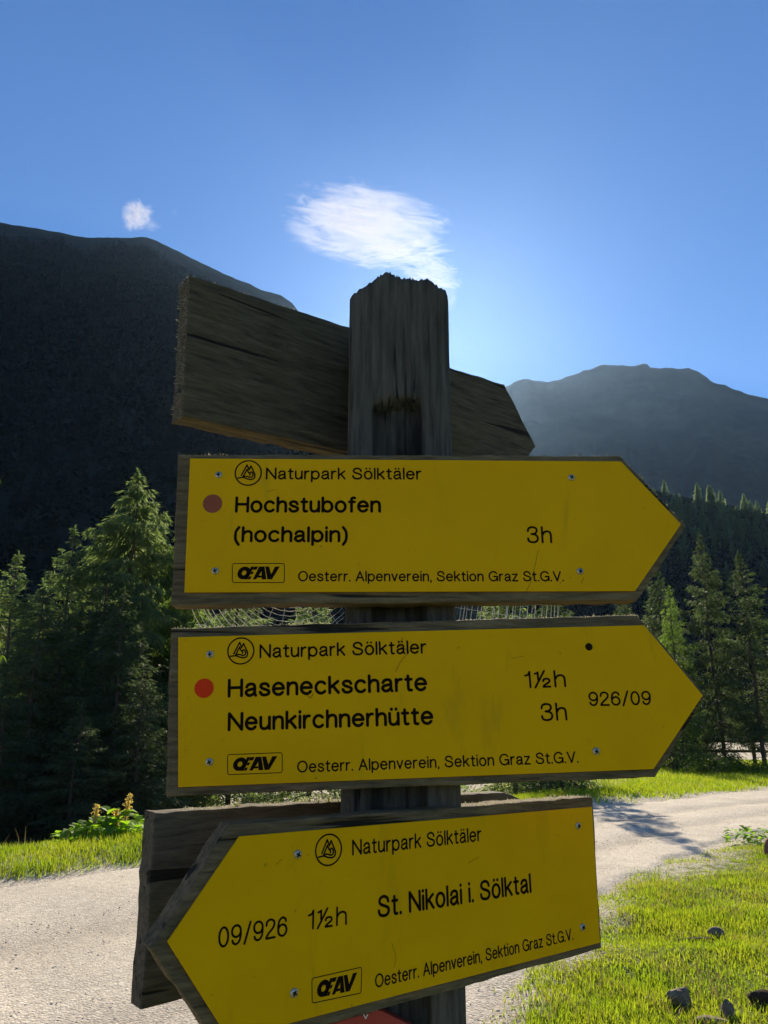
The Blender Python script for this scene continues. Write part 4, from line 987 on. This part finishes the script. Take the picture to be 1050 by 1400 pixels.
# post
def post():
    x0, x1, y0, y1 = -.0468, .0842, YB + TH + .001, YB + TH + .128
    cx, cyy, hx, hy = (x0 + x1) / 2, (y0 + y1) / 2, (x1 - x0) / 2, (y1 - y0) / 2
    ns, nz = 240, 330; rg = np.random.default_rng(3)
    ang = np.linspace(0, 2 * np.pi, ns, endpoint=False)
    e = 16.0; c, s = np.cos(ang), np.sin(ang)          # squircle section
    k = (np.abs(c) ** e + np.abs(s) ** e) ** (-1 / e); bx, by = c * k * hx, s * k * hy
    px_top = [(470, 408), (478, 404), (500, 391), (520, 378), (527, 375), (536, 376), (546, 382), (580, 381.5), (590, 386), (612, 399), (620, 404)]
    fx, fz = [], []
    for u, v in px_top:
        d = ray(u, v); kk = y0 / d.y; fx.append(d.x * kk - cx); fz.append(EYE + d.z * kk)
    ztop = np.interp(bx, fx, fz) - .10 * np.clip((by + hy) / (2 * hy), 0, 1) * .5
    ztop = ztop + .006 * (fbm(bx * 90, by * 90, 5, 3) - .5) + .002 * rg.normal(size=ns)
    zb = -.35; t = np.linspace(0, 1, nz)
    Z = zb + (ztop[None] - zb) * t[:, None]
    per = np.arctan2(by, bx) * .09
    def per_noise(sa, sz, sd): # tiled around by using 2-D positions
        return fbm(bx[None] * sa + 7.3, by[None] * sa + Z * sz, sd, 5)
    fib = fbm(bx[None] * 170 + 50, by[None] * 170 + Z * 3.0, 15, 4) - .5
    broad = fbm(bx[None] * 26 + 20, by[None] * 26 + Z * 2.0, 17, 3) - .5
    disp = .004 * fib + .006 * broad
    nx, ny = c / np.hypot(c, s), s
    X = cx + bx[None] + c[None] * disp; Y = cyy + by[None] + s[None] * disp
    front = (by < -hy * .97)[None] & (Z > -1)
    zl = EYE + .401 * y0 / 1.0                       # notch ledge
    d = ray(540, 548); zl = EYE + d.z / d.y * y0
    xa = bx[None] - (ray(508, 548).x / ray(508, 548).y * y0 - cx); xb = (ray(578, 548).x / ray(578, 548).y * y0 - cx) - bx[None]
    arch = zl - 8 * (bx[None] - .003) ** 2 + .0012 * (fbm(bx[None] * 60, 0 * Z, 9, 2) - .5)
    rec = sstep(0, .006, xa) * sstep(0, .006, xb) * sstep(-.001, .002, arch - Z) * np.where(Z > zl - .22, 1, .7)
    Y = Y + np.where(front, .016 * rec, 0)
    lip = np.exp(-((Z - zl - .006) / .006) ** 2) * sstep(0, .01, xa) * sstep(0, .01, xb); Y = Y - np.where(front, .0015 * lip, 0)
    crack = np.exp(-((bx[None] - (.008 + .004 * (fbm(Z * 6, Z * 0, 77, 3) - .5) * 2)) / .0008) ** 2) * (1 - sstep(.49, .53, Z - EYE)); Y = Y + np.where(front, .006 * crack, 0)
    recess_shade = np.where(front, sstep(0, .2, rec) * (.35 + .75 * sstep(.35, .6, fbm(bx[None] * 40 + 9, Z * 14, 151, 4))) * (1 - .5 * sstep(zl - .05, zl - .2, Z)), 0)  # painted shade, patchy, filling the recess below the ledge
    P = np.stack([X, Y, Z], -1)
    rings = []
    for q in np.linspace(.93, 0.02, 14):
        xx, yy = bx * q, by * q
        zt = np.interp(xx, fx, fz) - .10 * np.clip((yy + hy) / (2 * hy), 0, 1) * .5 + .007 * (fbm(xx * 90, yy * 90, 5, 3) - .5) + .0015 * rg.normal(size=ns)
        rings.append(np.stack([cx + xx, cyy + yy, zt], -1))
    P = np.concatenate([P, np.stack(rings)]); P = np.concatenate([P, P[:, :1]], 1)
    r = empty('wooden_post', (0, 0, 0)); tag(r, 'thick weathered square wooden post with a ragged peaked top carrying the signs', 'post')
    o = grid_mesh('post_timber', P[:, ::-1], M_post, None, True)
    sv = np.zeros(P.shape[:2]); sv[:nz, :ns] = np.clip(recess_shade, 0, .95); sv[:, -1] = sv[:, 0]
    a_ = o.data.attributes.new('recess_shade', 'FLOAT', 'POINT'); a_.data.foreach_set('value', sv[:, ::-1].ravel().astype(np.float32))
    o.parent = r
    return r
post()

# red plaque below the lower yellow sign, only its top shows
P6 = Plane(.02, YB + TH - .004, EYE - .3, 0)
r6 = sign_root(P6, 'red_plaque', 'red painted plaque with white lettering fixed to the post below the lowest yellow sign')
slab('plaque', [P6.px(u, v) for u, v in [(430, 1412), (452, 1401), (476, 1393), (505, 1386), (514, 1381.5), (522, 1382), (562, 1402), (585, 1440), (575, 1480), (440, 1480), (420, 1440)]][::-1], .012, M_plaque, r6, 0, .001, .0004, seed=4)
letter(P6, r6, "v", 496.5, 1393.5, 503.5, 1393.5, 9.5, .16, .0004, M_white)

# ---------------------------------------------------------------- spider webs and sprigs on the board edges
def strand(pts, r): return tube(pts, np.full(len(pts), r), 4)
def web(label, y, cu, cv, u0, u1, v0, v1, rs, a0, a1, spokes, seed, curve=1.0):
    rg = np.random.default_rng(seed); pl = Plane(0, y, EYE, 0); root = empty('spider_web', (0, y, EYE)); tag(root, label, 'spider web')
    c = pl.px(cu, cv); Q = []; S = []
    lo = pl.px(u0, v1); hi = pl.px(u1, v0)
    def inside(x, z): return lo.x < x < hi.x and lo.y < z < hi.y
    px = (pl.px(cu + 100, cv) - c).length / 100
    for rr in rs:
        rr = rr * px * rg.uniform(.985, 1.015); run = []; nseg = 60
        for i in range(nseg + 1):
            a = rad(a0 + (a1 - a0) * i / nseg); sg = math.sin(i * 1.1) * .0
            x = c.x + rr * math.cos(a); z = c.y + rr * math.sin(a) * curve - .0006 * math.sin(i * .8) ** 2
            if inside(x, z): run.append((x, .0015 * math.sin(rr * 900), z))
            else:
                if len(run) > 2: Q.append(strand(run, .00038 * rg.uniform(.6, 1.3)))
                run = []
        if len(run) > 2: Q.append(strand(run, .00038 * rg.uniform(.6, 1.3)))
    for a in spokes:
        run = [];
        for t in np.linspace(.1, 1, 60):
            rr = max(rs) * px * t; x = c.x + rr * math.cos(rad(a)); z = c.y + rr * math.sin(rad(a)) * curve
            if inside(x, z): run.append((x, 0, z))
        if len(run) > 2: S.append(strand(run, .00022))
    quads('spiral_thread', np.concatenate(Q), M_web, root)
    if S: quads('spoke_thread', np.concatenate(S), M_web, root)
web('fine cobweb of curved threads in the gap left of the post', .893, 400, 772, 258, 474, 822, 862, np.arange(58, 190, 6.3), 180, 360, (200, 215, 232, 248, 262, 276, 292, 308, 325), 1)
web('small cobweb of upright threads in the gap right of the post', .893, 430, 800, 622, 770, 818, 850, list(range(194, 342, 6)), -30, 20, (-14, -9, -5, -1), 2)
def sprig(u, v, pl, label, seed, wpx, hpx, m, n=60):
    rg = np.random.default_rng(seed); c = pl.px(u, v); base = pl.M @ Vector((c.x, c.y, -.012)); px = (pl.px(u + 10, v) - c).length / 10
    r = empty('moss_sprig', base); tag(r, label, 'moss')
    P = np.stack([rg.uniform(-.5, .5, n) * wpx * px, rg.uniform(-.004, .004, n), np.zeros(n) - .002], -1); D = rg.normal(0, .35, (n, 3)); D[:, 2] = 1
    h = hpx * px * rg.uniform(.35, 1.1, n) * (1 - .5 * np.abs(P[:, 0]) / (wpx * px * .5))
    A = blades(P, D, h, np.full(n, .0006), rg)
    k = n * 2; t = rg.uniform(.4, 1, k); idx = rg.integers(0, n, k); tips = P[idx] + unit(D)[idx] * (h[idx] * t)[:, None]
    quads('stem', A, m, r); quads('leaf', blades(tips, rg.normal(0, 1, (k, 3)), rg.uniform(.002, .004, k), rg.uniform(.0007, .0014, k), rg), m, r)
sprig(442, 1096, P5, 'pale sunlit sprigs on the top edge of the lower rear board by the post', 1, 50, 14, M_white_leaf, 50)
sprig(331, 1103, P5, 'tiny pale sprig at the far end of the lower rear board', 2, 12, 10, M_white_leaf, 16)
sprig(425, 852, P2, 'pale fuzzy lichen sprigs on the top edge of the middle yellow sign', 3, 66, 7, M_white_leaf, 70)
